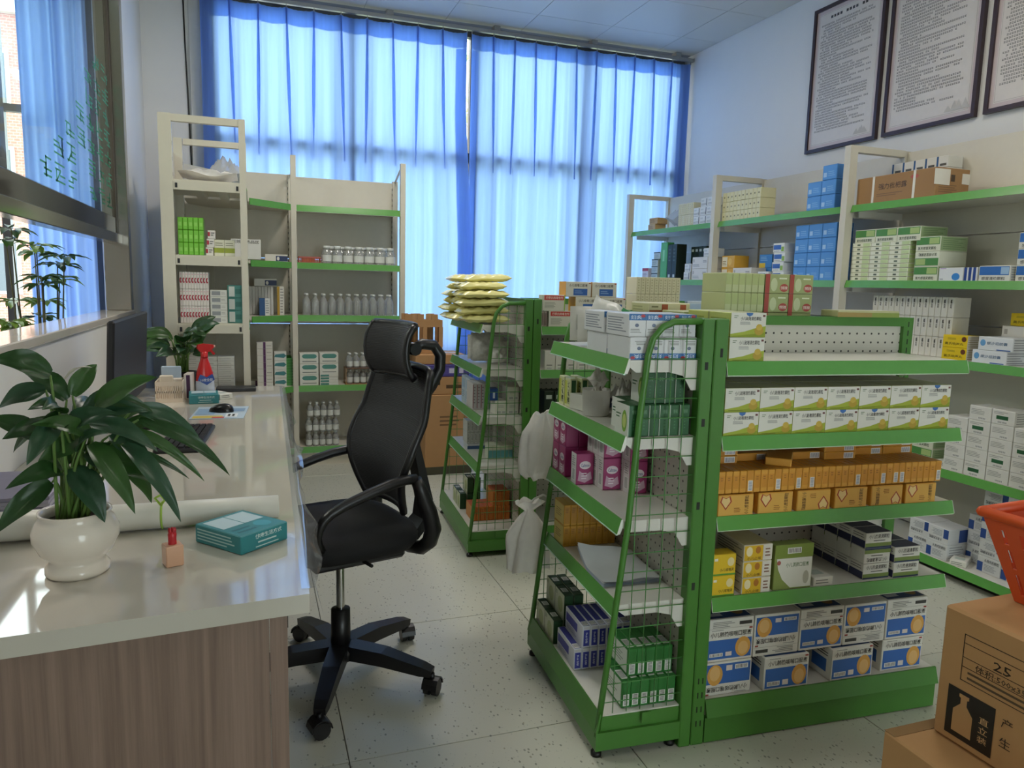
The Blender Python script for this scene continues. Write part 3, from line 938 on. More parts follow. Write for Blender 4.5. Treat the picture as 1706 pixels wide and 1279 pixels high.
# clear film hanging over the desk edge
def film(u, v):
    y = 1.43 + u * 2.9; xe = .093 + (y - 1.407) * .0193
    if v < .2: return (xe - .014 + v / .2 * .022, y, TOP + .002 + .0004 * sin(y * 9))
    s = (v - .2) / .8
    return (xe + .008 + .004 + s * (.022 + .012 * sin(y * 7 + 1)) + .006 * s * sin(y * 23), y, TOP + .002 - s * (.062 + .015 * sin(y * 2.3)) * (1 - .8 * math.exp(-((y - 2.68) / .16) ** 4)))
mb = MB(); mb.grid(film, 60, 10, FILM); tag(mb.build('plastic_film'), 'clear plastic film hanging over the long desk edge', 'plastic film')

# ================================================================= OFFICE CHAIR
ch = thing('office_chair', 'black mesh office chair with headrest and five star castor base', 'chair', (.262, 2.43, 0), rad(-75))
BK = mat('#131316', .38, name='chair_nylon')
mb = MB()
def seat(u, v):
    a = 2 * pi * u
    ca, sa = cos(a), sin(a)
    rx = .245 * (abs(ca) ** .55) * (1 if ca > 0 else -1); ry = .235 * (abs(sa) ** .6) * (1 if sa > 0 else -1)
    prof = [(0, .574), (.5, .574), (.82, .569), (.95, .556), (1, .533), (.985, .512), (.94, .496), (.8, .487), (0, .487)]
    k = v * (len(prof) - 1); i = min(int(k), len(prof) - 2); f = k - i
    r = prof[i][0] * (1 - f) + prof[i + 1][0] * f; z = prof[i][1] * (1 - f) + prof[i + 1][1] * f
    return (rx * r, ry * r * 1.0 - .01, z - .02 * max(0, -sa * r - .6) )
mb.grid(seat, 40, 16, FABRIC); mb.build('seat', ch)
mb = MB(); mb.bbox((-.17, -.15, .455), (.17, .16, .489), BK, .01); mb.build('seat_pan', ch)
# back: curved mesh held in a frame; local +y is behind
def backp(s):       # centre line: s 0..1 bottom to top
    z = .605 + .46 * s
    y = .205 - .035 * sin(pi * min(1, s * 1.5)) + .10 * max(0, s - .25) ** 1.3
    return y, z
def half(s): return .155 + .085 * min(1, s * 2.4) - .05 * max(0, s - .55) ** 1.2 * 2
def backm(u, v):
    y, z = backp(v); x = (u - .5) * 2 * half(v)
    return (x, y - .05 + .07 * (abs(u - .5) * 2) ** 2 * -.55 + .035, z)
mb = MB(); mb.grid(backm, 16, 24, WEAVE); bk = mb.build('backrest', ch)
def edge(u): return [Vector(backm(u, i / 20)) + Vector((0, .006, 0)) for i in range(21)]
mb = MB()
ring = edge(0.0) + [Vector(backm(i / 8, 1)) + Vector((0, .006, .004)) for i in range(1, 8)] + edge(1.)[::-1] + [Vector(backm(1 - i / 8, 0)) + Vector((0, .006, -.004)) for i in range(1, 8)]
mb.tube(ring + [ring[0], ring[1]], .013, BK, 8, cap=False); mb.build('frame', bk)
# spine and J bar
mb = MB(); mb.rod([(0, .02, .468), (0, .16, .464), (0, .26, .475), (0, .305, .52), (0, .312, .59), (0, .292, .68), (0, .268, .79), (0, .27, .92), (0, .295, 1.04)], [.11, .11, .10, .085, .075, .07, .06, .05, .045], [.03, .03, .032, .035, .035, .03, .026, .022, .02], BK, (0, 1, .001))
mb.build('spine', ch)
# two side struts sweeping from the spine to the back frame, carrying the arms
for s in (-1, 1):
    mb = MB(); mb.tube([(s * .03, .19, .468), (s * .12, .20, .470), (s * .18, .212, .482), (s * .215, .222, .512), (s * .232, .226, .56), (s * .238, .208, .62), (s * .24, .178, .69), (s * .24, .158, .735)], [.02, .022, .024, .026, .028, .026, .022, .018], BK, 10); st = mb.build('arm_support', ch)
    mb = MB(); ap = [(.24, .158, .736), (.243, .12, .738), (.246, .07, .731), (.25, .01, .716), (.25, -.05, .698), (.25, -.09, .684), (.25, -.125, .668), (.249, -.148, .648), (.247, -.160, .624), (.242, -.164, .60), (.234, -.158, .575), (.225, -.145, .55)]
    mb.tube([(s * a, b, c) for a, b, c in ap], [.016, .017, .017, .0165, .016, .0155, .015, .0145, .014, .0135, .013, .013], BK, 10)
    mb.build('armrest', ch)
# headrest with its bent bracket
def hr(u, v):
    a = -1.15 + 2.3 * v            # vertical wrap
    x = (u - .5) * .31
    r = .095
    return (x, .268 - r * cos(a) * .55 + .05 * (abs(u - .5) * 2) ** 2 * -.9 - .02, 1.125 + r * sin(a) * .98)
mb = MB()
mb.grid(hr, 14, 14, WEAVE)
mb.grid(lambda u, v: tuple(Vector(hr(1 - u, v)) + Vector((0, .022, 0))), 14, 14, BK)
for u in (0, 1):
    mb.tube([Vector(hr(u, i / 10)) + Vector((0, .011, 0)) for i in range(11)], .0125, BK, 8)
for v in (0, 1):
    mb.tube([Vector(hr(i / 10, v)) + Vector((0, .011, 0)) for i in range(11)], .0125, BK, 8)
mb.build('headrest', ch)
mb = MB(); mb.tube([(0, .262, 1.125), (0, .30, 1.14), (0, .345, 1.135), (0, .372, 1.10), (0, .37, 1.05), (0, .335, .99), (0, .30, .95)], [.017, .019, .02, .021, .021, .022, .022], BK, 8)
mb.tube([(-.03, .262, 1.125), (.03, .262, 1.125)], .022, BK, 10)
mb.build('headrest_bracket', ch)
# gas lift and base
mb = MB(); mb.lathe([(.0, .435), (.045, .435), (.045, .455), (.0, .458)], BK, 14); mb.lathe([(.0145, .24), (.0145, .44)], CHROME, 14); mb.build('gas_lift', ch)
mb = MB(); mb.lathe([(0, .09), (.034, .09), (.032, .25), (.0, .252)], BK, 14); mb.build('column_cover', ch)
mb = MB(); mb.tube([(.10, .0, .472), (.215, .02, .468)], .006, BK, 6); mb.build('lever', ch)
mb = MB(); mb.lathe([(0, .075), (.055, .08), (.06, .11), (.045, .13), (0, .132)], BK, 16); bs = mb.build('star_base', ch)
for k in range(5):
    a = rad(-107 + 72 * k + 75)
    ux, uy = cos(a), sin(a)
    mb = MB(); mb.rod([(ux * .03, uy * .03, .108), (ux * .16, uy * .16, .104), (ux * .30, uy * .30, .083), (ux * .335, uy * .335, .078)], [.062, .056, .044, .036], [.05, .048, .034, .022], BK); mb.build('spoke', bs)
    mb = MB(); c = Vector((ux * .335, uy * .335, 0)); tx, ty = -uy, ux
    ca = rad(40 * k); wx, wy = cos(ca), sin(ca)
    for sd in (-1, 1):
        p = c + Vector((wx * .014 * sd, wy * .014 * sd, .0275))
        mb.tube([p - Vector((wx * .009, wy * .009, 0)), p + Vector((wx * .009, wy * .009, 0))], .0272, BK, 14, smooth=False)
    hood = [c + Vector((-wy * .031 * cos(t), wx * .031 * cos(t), .03 + .031 * sin(t))) for t in [i * pi / 6 for i in range(7)]]
    mb.rod(hood, .052, .004, BK, (wx, wy, .001) if False else (0.001, 0, 1))
    mb.tube([c + Vector((0, 0, .055)), c + Vector((0, 0, .075))], .008, BK, 8)
    mb.build('castor', bs)

# ================================================================= CARTON TYPES
WH, INK, GRY = '#e2e0d8', '#2b2b2a', '#8b8b88'
carton('granule_box', .113, .119, .069, '#c4cb6e',
  F=[('r', 0, 0, 1, 1, '#dddcd2'), ('p', 0, 0, 1, .46, '#a3b136', [(0, 0), (1, 0), (1, 1), (.72, .82), (.4, .5), (0, .28)]), ('p', 0, 0, 1, .2, '#8d9c24', [(0, 0), (1, 0), (1, 1), (.5, .55), (0, .2)]),
     ('t', .27, .70, .86, .88, INK, '小儿豉翘清热颗粒'), ('l', .08, .76, .2, .9, '#7a8c70', 2), ('r', .90, .84, .97, .92, '#6b3b36'), ('l', .26, .5, .62, .64, GRY, 3), ('c', .68, .08, .94, .44, '#b69a35'), ('c', .72, .28, .9, .54, '#c9ad48'), ('l', .1, .05, .6, .1, '#6f7a20', 1)],
  T=[('r', .02, .02, .98, .98, '#c3c8a2')], L=[('l', .1, .2, .9, .8, '#93a040', 4)], R=[('l', .1, .2, .9, .8, '#93a040', 4)])
carton('shield_granule_box', .113, .119, .069, '#c4cb6e',
  F=[('r', 0, 0, 1, 1, '#dddcd2'), ('p', 0, 0, 1, .46, '#a3b136', [(0, 0), (1, 0), (1, 1), (.72, .82), (.4, .5), (0, .28)]), ('p', 0, 0, 1, .2, '#8d9c24', [(0, 0), (1, 0), (1, 1), (.5, .55), (0, .2)]),
     ('p', .42, .84, .62, 1, '#3f6fae', [(0, 1), (1, 1), (.9, .4), (.5, 0), (.1, .4)]),
     ('t', .27, .68, .86, .84, INK, '小儿豉翘清热颗粒'), ('l', .08, .76, .2, .9, '#7a8c70', 2), ('r', .90, .84, .97, .92, '#6b3b36'), ('l', .26, .5, .62, .64, GRY, 3), ('c', .68, .08, .94, .44, '#b69a35'), ('c', .72, .28, .9, .54, '#c9ad48')],
  T=[('r', .02, .02, .98, .98, '#c3c8a2')], L=[('l', .1, .2, .9, .8, '#93a040', 4)])
OR, OR2 = '#d49a3c', '#c98a2c'
carton('orange_spine_box', .0225, .115, .066, OR, F=[('r', .12, .2, .88, .8, OR2), ('l', .3, .55, .7, .75, '#9a6420', 2)], T=[('r', .1, .03, .9, .97, '#b57f30')])
carton('orange_barcode_box', .0225, .115, .066, OR, F=[('r', .12, .6, .88, .95, OR2), ('b', .2, .08, .85, .55, '#54506a', 1)], T=[('r', .1, .03, .9, .97, '#b57f30')])
carton('orange_face_box', .118, .024, .064, OR, F=[('r', .02, .04, .98, .96, '#dba94f'), ('p', .05, .3, .38, .95, '#a8402a', [(.5, 0), (1, .6), (.85, 1), (.5, .85), (.15, 1), (0, .6)]), ('p', .09, .38, .34, .9, '#e7c98a', [(.5, 0), (1, .6), (.85, 1), (.5, .85), (.15, 1), (0, .6)]), ('tv', .74, .06, .86, .94, '#4a3016', '小儿感冒颗粒'), ('l', .45, .15, .68, .4, '#9a6420', 3)])
carton('orange_flat_box', .118, .075, .024, OR, F=[('r', .05, .1, .95, .9, OR2), ('b', .62, .12, .92, .88, '#54506a')], T=[('r', .03, .03, .97, .97, '#c08a38')])
carton('yellow_box', .076, .05, .064, '#e3bf2a', F=[('r', 0, .0, 1, .08, '#5d9a3a'), ('t', .3, .18, .92, .34, '#4a3410', '小儿咳喘灵'), ('c', .62, .42, .92, .84, '#e9d9a0'), ('r', .05, .7, .2, .82, '#f2ecd8')], R=[('l', .1, .2, .9, .8, '#a58a20', 4)])
carton('pattern_pack', .098, .15, .05, '#d9d2bd', F=[('r', .02, .04, .66, .96, '#dcb427'), ('r', .68, .04, .98, .96, '#e6e2d6'), ('c', .08, .3, .3, .9, '#efe2b4'), ('c', .4, .45, .58, .9, '#b5762c'), ('t', .12, .08, .6, .26, '#5b3d12', '小儿止咳'), ('l', .74, .2, .92, .8, '#8d6a56', 3)], L=[('l', .05, .1, .95, .9, '#8a877a', 5)], T=[('r', .03, .03, .97, .97, '#c9bb8a')])
carton('leaf_green_box', .135, .04, .142, '#8a9a52', F=[('r', 0, .72, 1, 1, '#7f9440'), ('b', .32, .8, .68, .93, '#444'), ('p', .05, .04, .98, .70, '#e6e6dc', [(.0, 1), (1, 1), (1, 0), (.42, .0), (.18, .3), (.05, .65)]), ('t', .3, .5, .9, .6, '#5b7a48', '小儿清肺口服液'), ('c', .76, .1, .92, .4, '#b9b9a8'), ('c', .06, .56, .16, .66, '#b0645a')])
carton('white_flat_box', .07, .12, .028, WH, F=[('l', .1, .2, .8, .8, GRY, 2)], T=[('r', .2, .2, .8, .5, '#b8c4bc'), ('l', .1, .6, .9, .9, GRY, 3)])
carton('reqing_box', .1, .062, .05, '#dcdcd4', F=[('r', 0, .0, 1, .34, '#7a8f4a'), ('r', 0, .0, 1, .1, '#2c3a5e'), ('t', .12, .62, .9, .9, INK, '小儿热速清颗粒'), ('l', .3, .42, .8, .54, '#55554f', 1)], T=[('r', .02, .02, .98, .98, '#2d3150')], L=[('r', .02, .02, .98, .5, '#32385a'), ('l', .1, .6, .9, .9, GRY, 2)])
BLU = '#3568b4'
def syrup(name, h, band):
    t = band
    F = [('r', .03, .06, .97, t * .66, BLU), ('b', .08, .12, .36, t * .26, '#333'), ('r', .42, .12, .55, t * .28, '#e0d5cf'), ('c', .62, .07, .95, t * .70, '#d9a14e'), ('c', .68, .12, .90, t * .56, '#e3b877'),
         ('t', .08, t * .74, .95, t * .9, INK, '小儿肺热咳喘口服液'), ('l', .1, t * .93, .4, t * .97, GRY, 1), ('r', .9, t * .93, .97, t * .98, '#a0413a')]
    if band < 1: F += [('l', .12, .8, .6, .95, GRY, 4), ('r', .68, .84, .95, .92, '#3d3d3a'), ('r', 0, band, 1, band + .01, '#b9b8b0')]
    carton(name, .160, .112, h, '#dedcd4', F=F, T=[('r', .04, .08, .96, .96, '#24406e'), ('c', .62, .2, .92, .86, '#8f6d3c'), ('r', .1, .2, .4, .36, '#b9c0c6')], L=[('r', .2, .2, .8, .6, BLU), ('l', .15, .68, .85, .92, '#4a4a46', 3)], R=[('l', .2, .2, .9, .8, GRY, 5)])
syrup('syrup_box', .106, 1.0); syrup('tall_syrup_box', .134, .78)
carton('blue_white_pack', .0505, .155, .062, '#dcdde0', F=[('r', 0, .72, 1, 1, '#3a72ae'), ('t', .1, .76, .75, .94, '#cfd9ea', '妇炎'), ('c', .68, .84, .95, .98, '#b43a44'), ('c', .35, .42, .58, .58, '#6b7690'), ('l', .1, .15, .9, .36, GRY, 3)], L=[('l', .08, .15, .9, .85, '#8b8f9a', 6)], T=[('r', .05, .02, .95, .98, '#ccd3dd')])
carton('throat_box', .088, .031, .088, '#1f5a2f', F=[('r', .0, .0, 1, 1, '#dcdfd6'), ('c', .52, .12, .9, .82, '#79a83a'), ('c', .58, .25, .84, .7, '#c7d67c'), ('l', .08, .5, .45, .7, '#3a6a40', 2)], T=[('r', .03, .03, .97, .97, '#2a5d36')], R=[('r', 0, 0, .06, 1, '#cfd6cc'), ('t', .35, .72, .75, .85, '#6f9a78', '慢咽'), ('l', .45, .2, .62, .6, '#3f7a4c', 4)])
carton('stripe_box', .05, .026, .10, '#d5d6a6', F=[('r', 0, .1, .45, .9, '#c4ca52'), ('tv', .55, .1, .9, .9, '#2d4a2a', '清火片')], R=[('r', .2, .06, .8, .94, '#2f5f34')])
MG = '#9a2f66'
carton('calcium_box', .062, .046, .104, MG, F=[('r', .03, .03, .97, .97, '#a5356e'), ('c', .18, .5, .82, .76, '#e6d7dd'), ('t', .26, .57, .74, .68, '#2f3f86', 'Caltrate'), ('p', .1, .06, .9, .46, '#cfa9bd', [(0, .2), (.5, 0), (1, .3), (.9, .9), (.5, .6), (.1, 1)]), ('l', .3, .16, .7, .4, '#f0e4ea', 3)],
  L=[('r', .0, .0, 1, 1, '#d9d4d4'), ('b', .2, .12, .8, .5, '#444', 1), ('l', .2, .58, .8, .92, GRY, 5)], T=[('r', .04, .04, .96, .96, '#8d2a5e')])
carton('amber_box', .0235, .1, .074, '#cf9a35', F=[('r', .1, .1, .9, .9, '#b98428'), ('l', .2, .6, .8, .85, '#8a5a18', 3)], L=[('r', .05, .05, .95, .95, '#dcc266'), ('l', .2, .3, .8, .7, '#a07b2a', 4)], T=[('r', .08, .04, .92, .96, '#d6a94a')])
carton('indigo_box', .0262, .16, .072, '#d3d4de', F=[('r', .12, .08, .88, .82, '#33389a'), ('tv', .38, .2, .66, .7, '#d9dbe8', '前列'), ('r', .12, .86, .88, .97, '#c9c5c8')], L=[('r', .05, .4, .7, .8, '#3b409e'), ('l', .1, .1, .8, .35, '#8f90a8', 3)], T=[('r', .1, .02, .9, .98, '#2f3384'), ('b', .15, .04, .85, .22, '#333')])
carton('dark_green_box', .092, .034, .085, '#1f3d24', F=[('r', .0, .0, 1, 1, '#c9cdb2'), ('c', .3, .15, .85, .8, '#a9b47c'), ('l', .05, .75, .3, .92, '#4f6a44', 3)], T=[('b', .3, .2, .65, .8, '#333')], R=[('r', .05, .05, .95, .95, '#234a2a')])
carton('tea_green_box', .0285, .13, .084, '#2f7a34', F=[('r', .1, .1, .9, .9, '#2b7330'), ('b', .18, .08, .84, .5, '#444', 1)], L=[('r', .05, .1, .95, .95, '#dadfd6'), ('l', .2, .3, .8, .7, '#8d9a8a', 4)], T=[('r', .1, .04, .9, .96, '#35803c'), ('b', .15, .1, .85, .5, '#444')])
carton('lime_spine_box', .0245, .15, .064, '#b9bf8c', F=[('r', .08, .05, .92, .95, '#b1bb7e'), ('r', .08, .05, .92, .4, '#c0c696')], T=[('r', .08, .02, .92, .98, '#c6cb9c')])
carton('kid_green_box', .094, .15, .064, '#a3ab74', F=[('r', 0, 0, .18, 1, '#a8463c'), ('c', .22, .1, .5, .8, '#c8cfa4'), ('c', .6, .08, .96, .5, '#b04a42'), ('t', .64, .2, .92, .38, '#efe9df', '健胃消食'), ('l', .56, .68, .95, .86, '#e2e6c8', 1)], T=[('r', .04, .02, .96, .98, '#b5bf80')])
carton('cream_red_box', .155, .145, .05, '#d9d4ae', F=[('r', .0, .0, 1, .5, '#a4552f'), ('r', .3, .5, .45, .9, '#b0572f'), ('r', .75, .5, .9, .9, '#b0572f'), ('l', .05, .6, .25, .85, '#85825a', 1)], L=[('r', .05, .1, .95, .9, '#cfcb98'), ('l', .1, .2, .9, .8, '#a9a878', 3)])
carton('olive_flat_box', .25, .085, .022, '#b9b88c', F=[('r', .0, .0, .55, .7, '#a08a50'), ('r', .55, .0, 1, .7, '#8a9a4a')], T=[('r', .01, .04, .99, .96, '#d5d6c0')])
carton('red_title_box', .118, .06, .078, '#d9d6c8', F=[('r', .08, .68, .95, .97, '#c8423a'), ('t', .16, .74, .9, .91, '#f0dcd0', '四季抗病毒合剂'), ('l', .1, .15, .7, .55, '#9a9a8c', 5), ('r', .95, 0, 1, 1, '#9cbf5c')], R=[('r', 0, 0, 1, 1, '#a9c56c')])
carton('blue_panel_box', .134, .1, .074, '#dfdccf', F=[('r', .3, .1, .85, .55, '#2f63b0'), ('t', .12, .66, .85, .86, '#4a4032', '小儿咳嗽口服液'), ('l', .35, .2, .75, .45, '#7fa4d6', 2), ('r', .9, .88, .98, .95, '#a0413a')], L=[('r', 0, 0, 1, 1, '#dca33e')], T=[('r', .02, .02, .98, .98, '#d6a648')])
carton('white_tall_box', .056, .1, .098, '#dcdad0', F=[('l', .2, .2, .8, .3, '#6a6a64', 1), ('b', .2, .05, .7, .14, '#444')])
carton('brown_spine_box', .015, .1, .075, '#a89a90', F=[('r', .15, .1, .85, .9, '#7f6f68')])
carton('leaflet_box', .021, .14, .135, '#d8d3d4', F=[('r', .1, .05, .3, .95, '#a86a6e'), ('l', .35, .2, .8, .9, '#9c9698', 6)])
carton('pale_blue_box', .1, .03, .14, '#c9d6e4', F=[('r', .1, .55, .9, .9, '#aac3dc'), ('l', .1, .15, .9, .45, '#8ea3b8', 4)])
carton('navy_top_box', .044, .06, .06, '#23458a', F=[('r', .1, .1, .9, .9, '#2a4f9a'), ('r', .35, .2, .6, .7, '#c9d3e4')])
carton('white_barcode_box', .06, .1, .07, '#dddcd0', F=[('b', .12, .08, .5, .3, '#444'), ('b', .55, .08, .9, .3, '#444'), ('l', .2, .5, .8, .7, '#b0b0a8', 2)])
carton('grey_spine_box', .0205, .1, .062, '#c9cbc8', F=[('l', .25, .15, .7, .85, '#7d8480', 6)], T=[('r', .05, .05, .95, .95, '#aab4d0')])
carton('blue_flat_box', .13, .1, .03, '#d4d8de', F=[('r', 0, .0, 1, .6, '#4a6a9c')], T=[('r', .05, .05, .95, .95, '#b6c3da')])
carton('teal_spine_box', .021, .08, .075, '#cfd3c2', F=[('r', .05, .1, .95, .62, '#5fa3a8'), ('r', .05, .7, .95, .95, '#dcdcc8')])
carton('orange_tea_box', .022, .14, .075, '#c8742c', F=[('r', .08, .05, .92, .95, '#b9661f'), ('l', .25, .4, .75, .85, '#8f4a18', 4)], L=[('r', 0, 0, 1, 1, '#d08a4a')], T=[('r', .05, .02, .95, .98, '#c66a4c')])
# right wall
carton('tan_box', .115, .1, .05, '#b99864', F=[('l', .1, .2, .9, .8, '#8a6a3c', 3)])
carton('cream_spine_box', .024, .12, .085, '#d5d0ae', F=[('l', .3, .1, .7, .9, '#b3ae88', 5)])
carton('cream_dot_box', .0398, .12, .064, '#d6d1a6', F=[('r', .35, .42, .65, .58, '#6f6a4c')])
carton('white_label_box', .085, .12, .062, '#dcdedb', F=[('r', .1, .6, .5, .8, '#c4cac9'), ('l', .1, .15, .9, .4, GRY, 2), ('r', .82, .1, .92, .9, '#4a4f52')])
carton('sky_blue_box', .112, .12, .082, '#4f8ed2', F=[('r', .04, .06, .96, .94, '#5896da'), ('r', .08, .2, .3, .5, '#a8cbee'), ('l', .4, .2, .9, .6, '#7fb2e6', 3)], R=[('r', .05, .1, .95, .9, '#4580c2')])
carton('white_navy_box', .07, .1, .058, '#d7d7cf', F=[('r', .0, .0, .16, 1, '#2f5a8a'), ('r', .3, .15, .85, .35, '#55554f')])
carton('grey_case', .1, .09, .056, '#b9c4c0', F=[('r', 0, .86, 1, 1, '#33403c'), ('l', .1, .15, .9, .7, '#7b8a84', 4)])
carton('red_top_box', .1, .08, .1, '#d0c8cc', F=[('r', 0, .75, 1, 1, '#b04a5c'), ('l', .1, .1, .9, .6, '#9a9098', 5)])
carton('tall_green_box', .1, .06, .30, '#4aa05a', F=[('r', .06, .03, .94, .97, '#55aa66'), ('r', .3, .5, .6, .8, '#8fd09a')])
carton('black_green_box', .065, .09, .28, '#15241a', F=[('l', .25, .5, .7, .9, '#4a5a4c', 4), ('r', .3, .08, .7, .16, '#c9cfc9')])
carton('black_green_small', .05, .09, .13, '#1a2c1e', F=[('r', .2, .7, .8, .85, '#b9c4b9')])
carton('white_spine_box', .034, .11, .097, '#dcd9ce', F=[('tv', .36, .45, .66, .9, '#44443f', '胶囊')], L=[('r', .15, .45, .85, .9, '#c4c2d2'), ('t', .15, .12, .85, .22, '#6b6b68', '阿莫西林')])
carton('amber_panel_box', .145, .12, .085, '#d9a63a', F=[('r', .04, .1, .45, .9, '#e7dfc6'), ('c', .5, .2, .8, .8, '#e6c05e'), ('l', .08, .2, .4, .6, '#9a8452', 3)])
carton('white_long_box', .2, .12, .085, '#dcd8cf', F=[('r', .06, .55, .14, .82, '#b0aba2'), ('l', .06, .15, .5, .4, GRY, 3), ('l', .7, .5, .94, .75, '#7c7c78', 2)])
carton('blue_yellow_box', .13, .12, .088, '#3f86c8', F=[('r', .0, .0, .5, .35, '#e0c040'), ('l', .1, .5, .8, .85, '#8fc0ea', 3)])
carton('blue_band_box', .105, .12, .058, '#dfe1dc', F=[('r', .05, .3, .72, .8, '#3a66b0'), ('r', .74, .1, .98, .6, '#8fb44a'), ('l', .08, .08, .6, .2, GRY, 1)])
carton('green_white_flat', .126, .12, .0215, '#dfe2cf', F=[('r', .6, .1, .98, .9, '#c2d4a0'), ('r', .28, .3, .45, .7, '#5d6a58')], R=[('r', .02, .1, .98, .9, '#b4c98c')])
carton('green_band_box', .14, .18, .072, '#d9dcc8', F=[('r', .02, .45, .98, .95, '#4f8a48'), ('r', .55, .5, .95, .9, '#a8c07a'), ('t', .1, .1, .85, .32, '#3a4a34', '复方感冒灵颗粒')], R=[('r', .02, .04, .98, .96, '#9cb285'), ('l', .1, .1, .9, .9, '#7f9a6c', 6)], T=[('r', .02, .02, .98, .98, '#c9d2b4')])
carton('pear_box', .13, .05, .064, '#dcdfe2', F=[('c', .55, .06, .88, .6, '#3a86d0'), ('r', .05, .9, .3, 1, '#b9a9c8'), ('l', .06, .1, .25, .2, '#33405e', 1)])
carton('navy_stripe_box', .022, .09, .064, '#dfe1e4', F=[('r', .1, 0, .75, 1, '#24428a')])
carton('azure_band_box', .15, .14, .07, '#dcdcd4', F=[('r', .02, .4, .96, .95, '#2f6cb8'), ('r', .7, .45, .95, .9, '#9fc0e0'), ('t', .1, .08, .85, .3, '#4a4a44', '感冒清热颗粒')], R=[('l', .05, .05, .95, .95, '#a3a9ae', 6)])
carton('bright_yellow_box', .132, .1, .058, '#e6c61e', F=[('t', .1, .2, .85, .42, '#5a4a12', '黄氏响声丸'), ('c', .76, .5, .95, .92, '#6a3a20'), ('l', .2, .62, .6, .8, '#9a861a', 2)], R=[('r', 0, 0, 1, 1, '#cfcabb'), ('l', .05, .05, .95, .95, '#a39c80', 5)])
carton('blue_drop_box', .165, .14, .06, '#dfe2e6', F=[('c', .06, .3, .22, .8, '#6aa2d4'), ('t', .26, .42, .85, .66, '#4f6a8a', '缬沙坦胶囊'), ('r', .55, .04, .95, .12, '#3a62a8')], R=[('l', .05, .05, .95, .95, '#a0a4aa', 5)])
carton('barcode_white_box', .107, .12, .0655, '#dfded8', F=[('b', .42, .1, .78, .26, '#3a3a3a'), ('l', .08, .4, .7, .8, '#a5a5a0', 4)], R=[('l', .1, .1, .9, .9, '#9a9a94', 5)])
carton('green_patch_box', .107, .12, .0655, '#dfded8', F=[('r', .2, .34, .72, .6, '#2f6240'), ('b', .25, .08, .7, .24, '#3a3a3a'), ('l', .08, .68, .7, .88, '#a5a5a0', 2)], R=[('l', .1, .1, .9, .9, '#9a9a94', 5)])
carton('blue_corner_box', .115, .14, .078, '#d8dadc', F=[('r', .0, .05, .24, .62, '#2a4d94'), ('t', .3, .66, .92, .86, '#3a3f4a', '头孢克肟颗粒'), ('l', .3, .15, .85, .55, '#9aa0a8', 5)], L=[('r', .1, .1, .5, .9, '#2a4d94')], R=[('l', .1, .1, .9, .9, '#a5a9ae', 5)], T=[('r', .3, .1, .8, .6, '#b9c3d4')])
# left shelves
carton('lime_wrap_box', .0245, .07, .066, '#6fb93a', F=[('r', .08, .05, .92, .95, '#79c244'), ('r', .2, .3, .8, .6, '#93d160')], rough=.2)
carton('pink_white_box', .0144, .09, .092, '#ddd6d2', F=[('c', .06, .34, .94, .66, '#a81f3c'), ('c', .46, .42, .98, .60, '#ddd6d2'), ('l', .2, .8, .8, .9, '#d9a4ae', 1)])
carton('olive_band_box', .052, .06, .088, '#dcdac6', F=[('r', 0, .2, 1, .5, '#9aa63c'), ('l', .1, .6, .9, .85, '#8a8a76', 2)])
carton('white_red_small', .038, .05, .045, '#dcd8d4', F=[('r', 0, .3, .3, .8, '#b43a44'), ('l', .4, .3, .9, .8, '#5a5a58', 2)])
carton('grey_white_flat', .088, .1, .024, '#c9c8c2', F=[('l', .05, .3, .95, .7, '#a7a69f', 1)])
carton('white_stamp_box', .088, .09, .036, '#d8d8d2', F=[('r', .1, .2, .6, .8, '#8f9296'), ('l', .65, .3, .95, .7, '#b0b0ac', 2)])
carton('teal_patch_box', .075, .08, .07, '#4f8f88', F=[('r', .1, .1, .5, .9, '#dfe4e0'), ('r', .55, .3, .95, .7, '#3a7670')])
carton('purple_stripe_box', .104, .1, .046, '#d9d6cd', F=[('r', .40, 0, .56, 1, '#5a2f5e'), ('l', .62, .3, .95, .6, '#b0aca4', 1)])
carton('teal_swoosh_box', .082, .09, .062, '#d5d6d0', F=[('p', .0, .3, 1, .8, '#3f7d82', [(0, .2), (.8, 0), (1, .5), (.8, 1), (.1, .8)])])
carton('blue_block_box', .07, .08, .12, '#2a5486', F=[('r', .55, 0, 1, 1, '#d9dbd8'), ('l', .6, .1, .95, .9, '#9aa0a0', 6)])
carton('grey_book_box', .0195, .1, .20, '#b9b7b0', F=[('r', .1, .03, .9, .97, '#c4c2bb')])
carton('gold_stripe_box', .047, .1, .20, '#dbd8cf', F=[('r', 0, 0, .36, 1, '#b8922e'), ('l', .45, .05, .95, .95, '#9c9a94', 9)])
carton('navy_white_box', .15, .08, .052, '#d8d6cc', F=[('r', .48, .1, 1, .8, '#26365e'), ('c', .52, .2, .64, .7, '#d8d6cc')])
carton('teal_pill_box', .132, .1, .078, '#dbdbd2', F=[('p', .12, .5, .92, .9, '#4f8a80', [(.0, .5), (.08, .1), (.2, 0), (.8, 0), (.92, .1), (1, .5), (.92, .9), (.8, 1), (.2, 1), (.08, .9)]), ('l', .15, .14, .9, .3, '#5f6a66', 1)])
carton('teal_pill_flat', .132, .1, .0195, '#dbdbd2', F=[('r', .05, .15, .5, .85, '#4f8a80')])
carton('orange_card_box', .09, .08, .04, '#d9682c', F=[('r', .05, .1, .9, .9, '#de7434')])

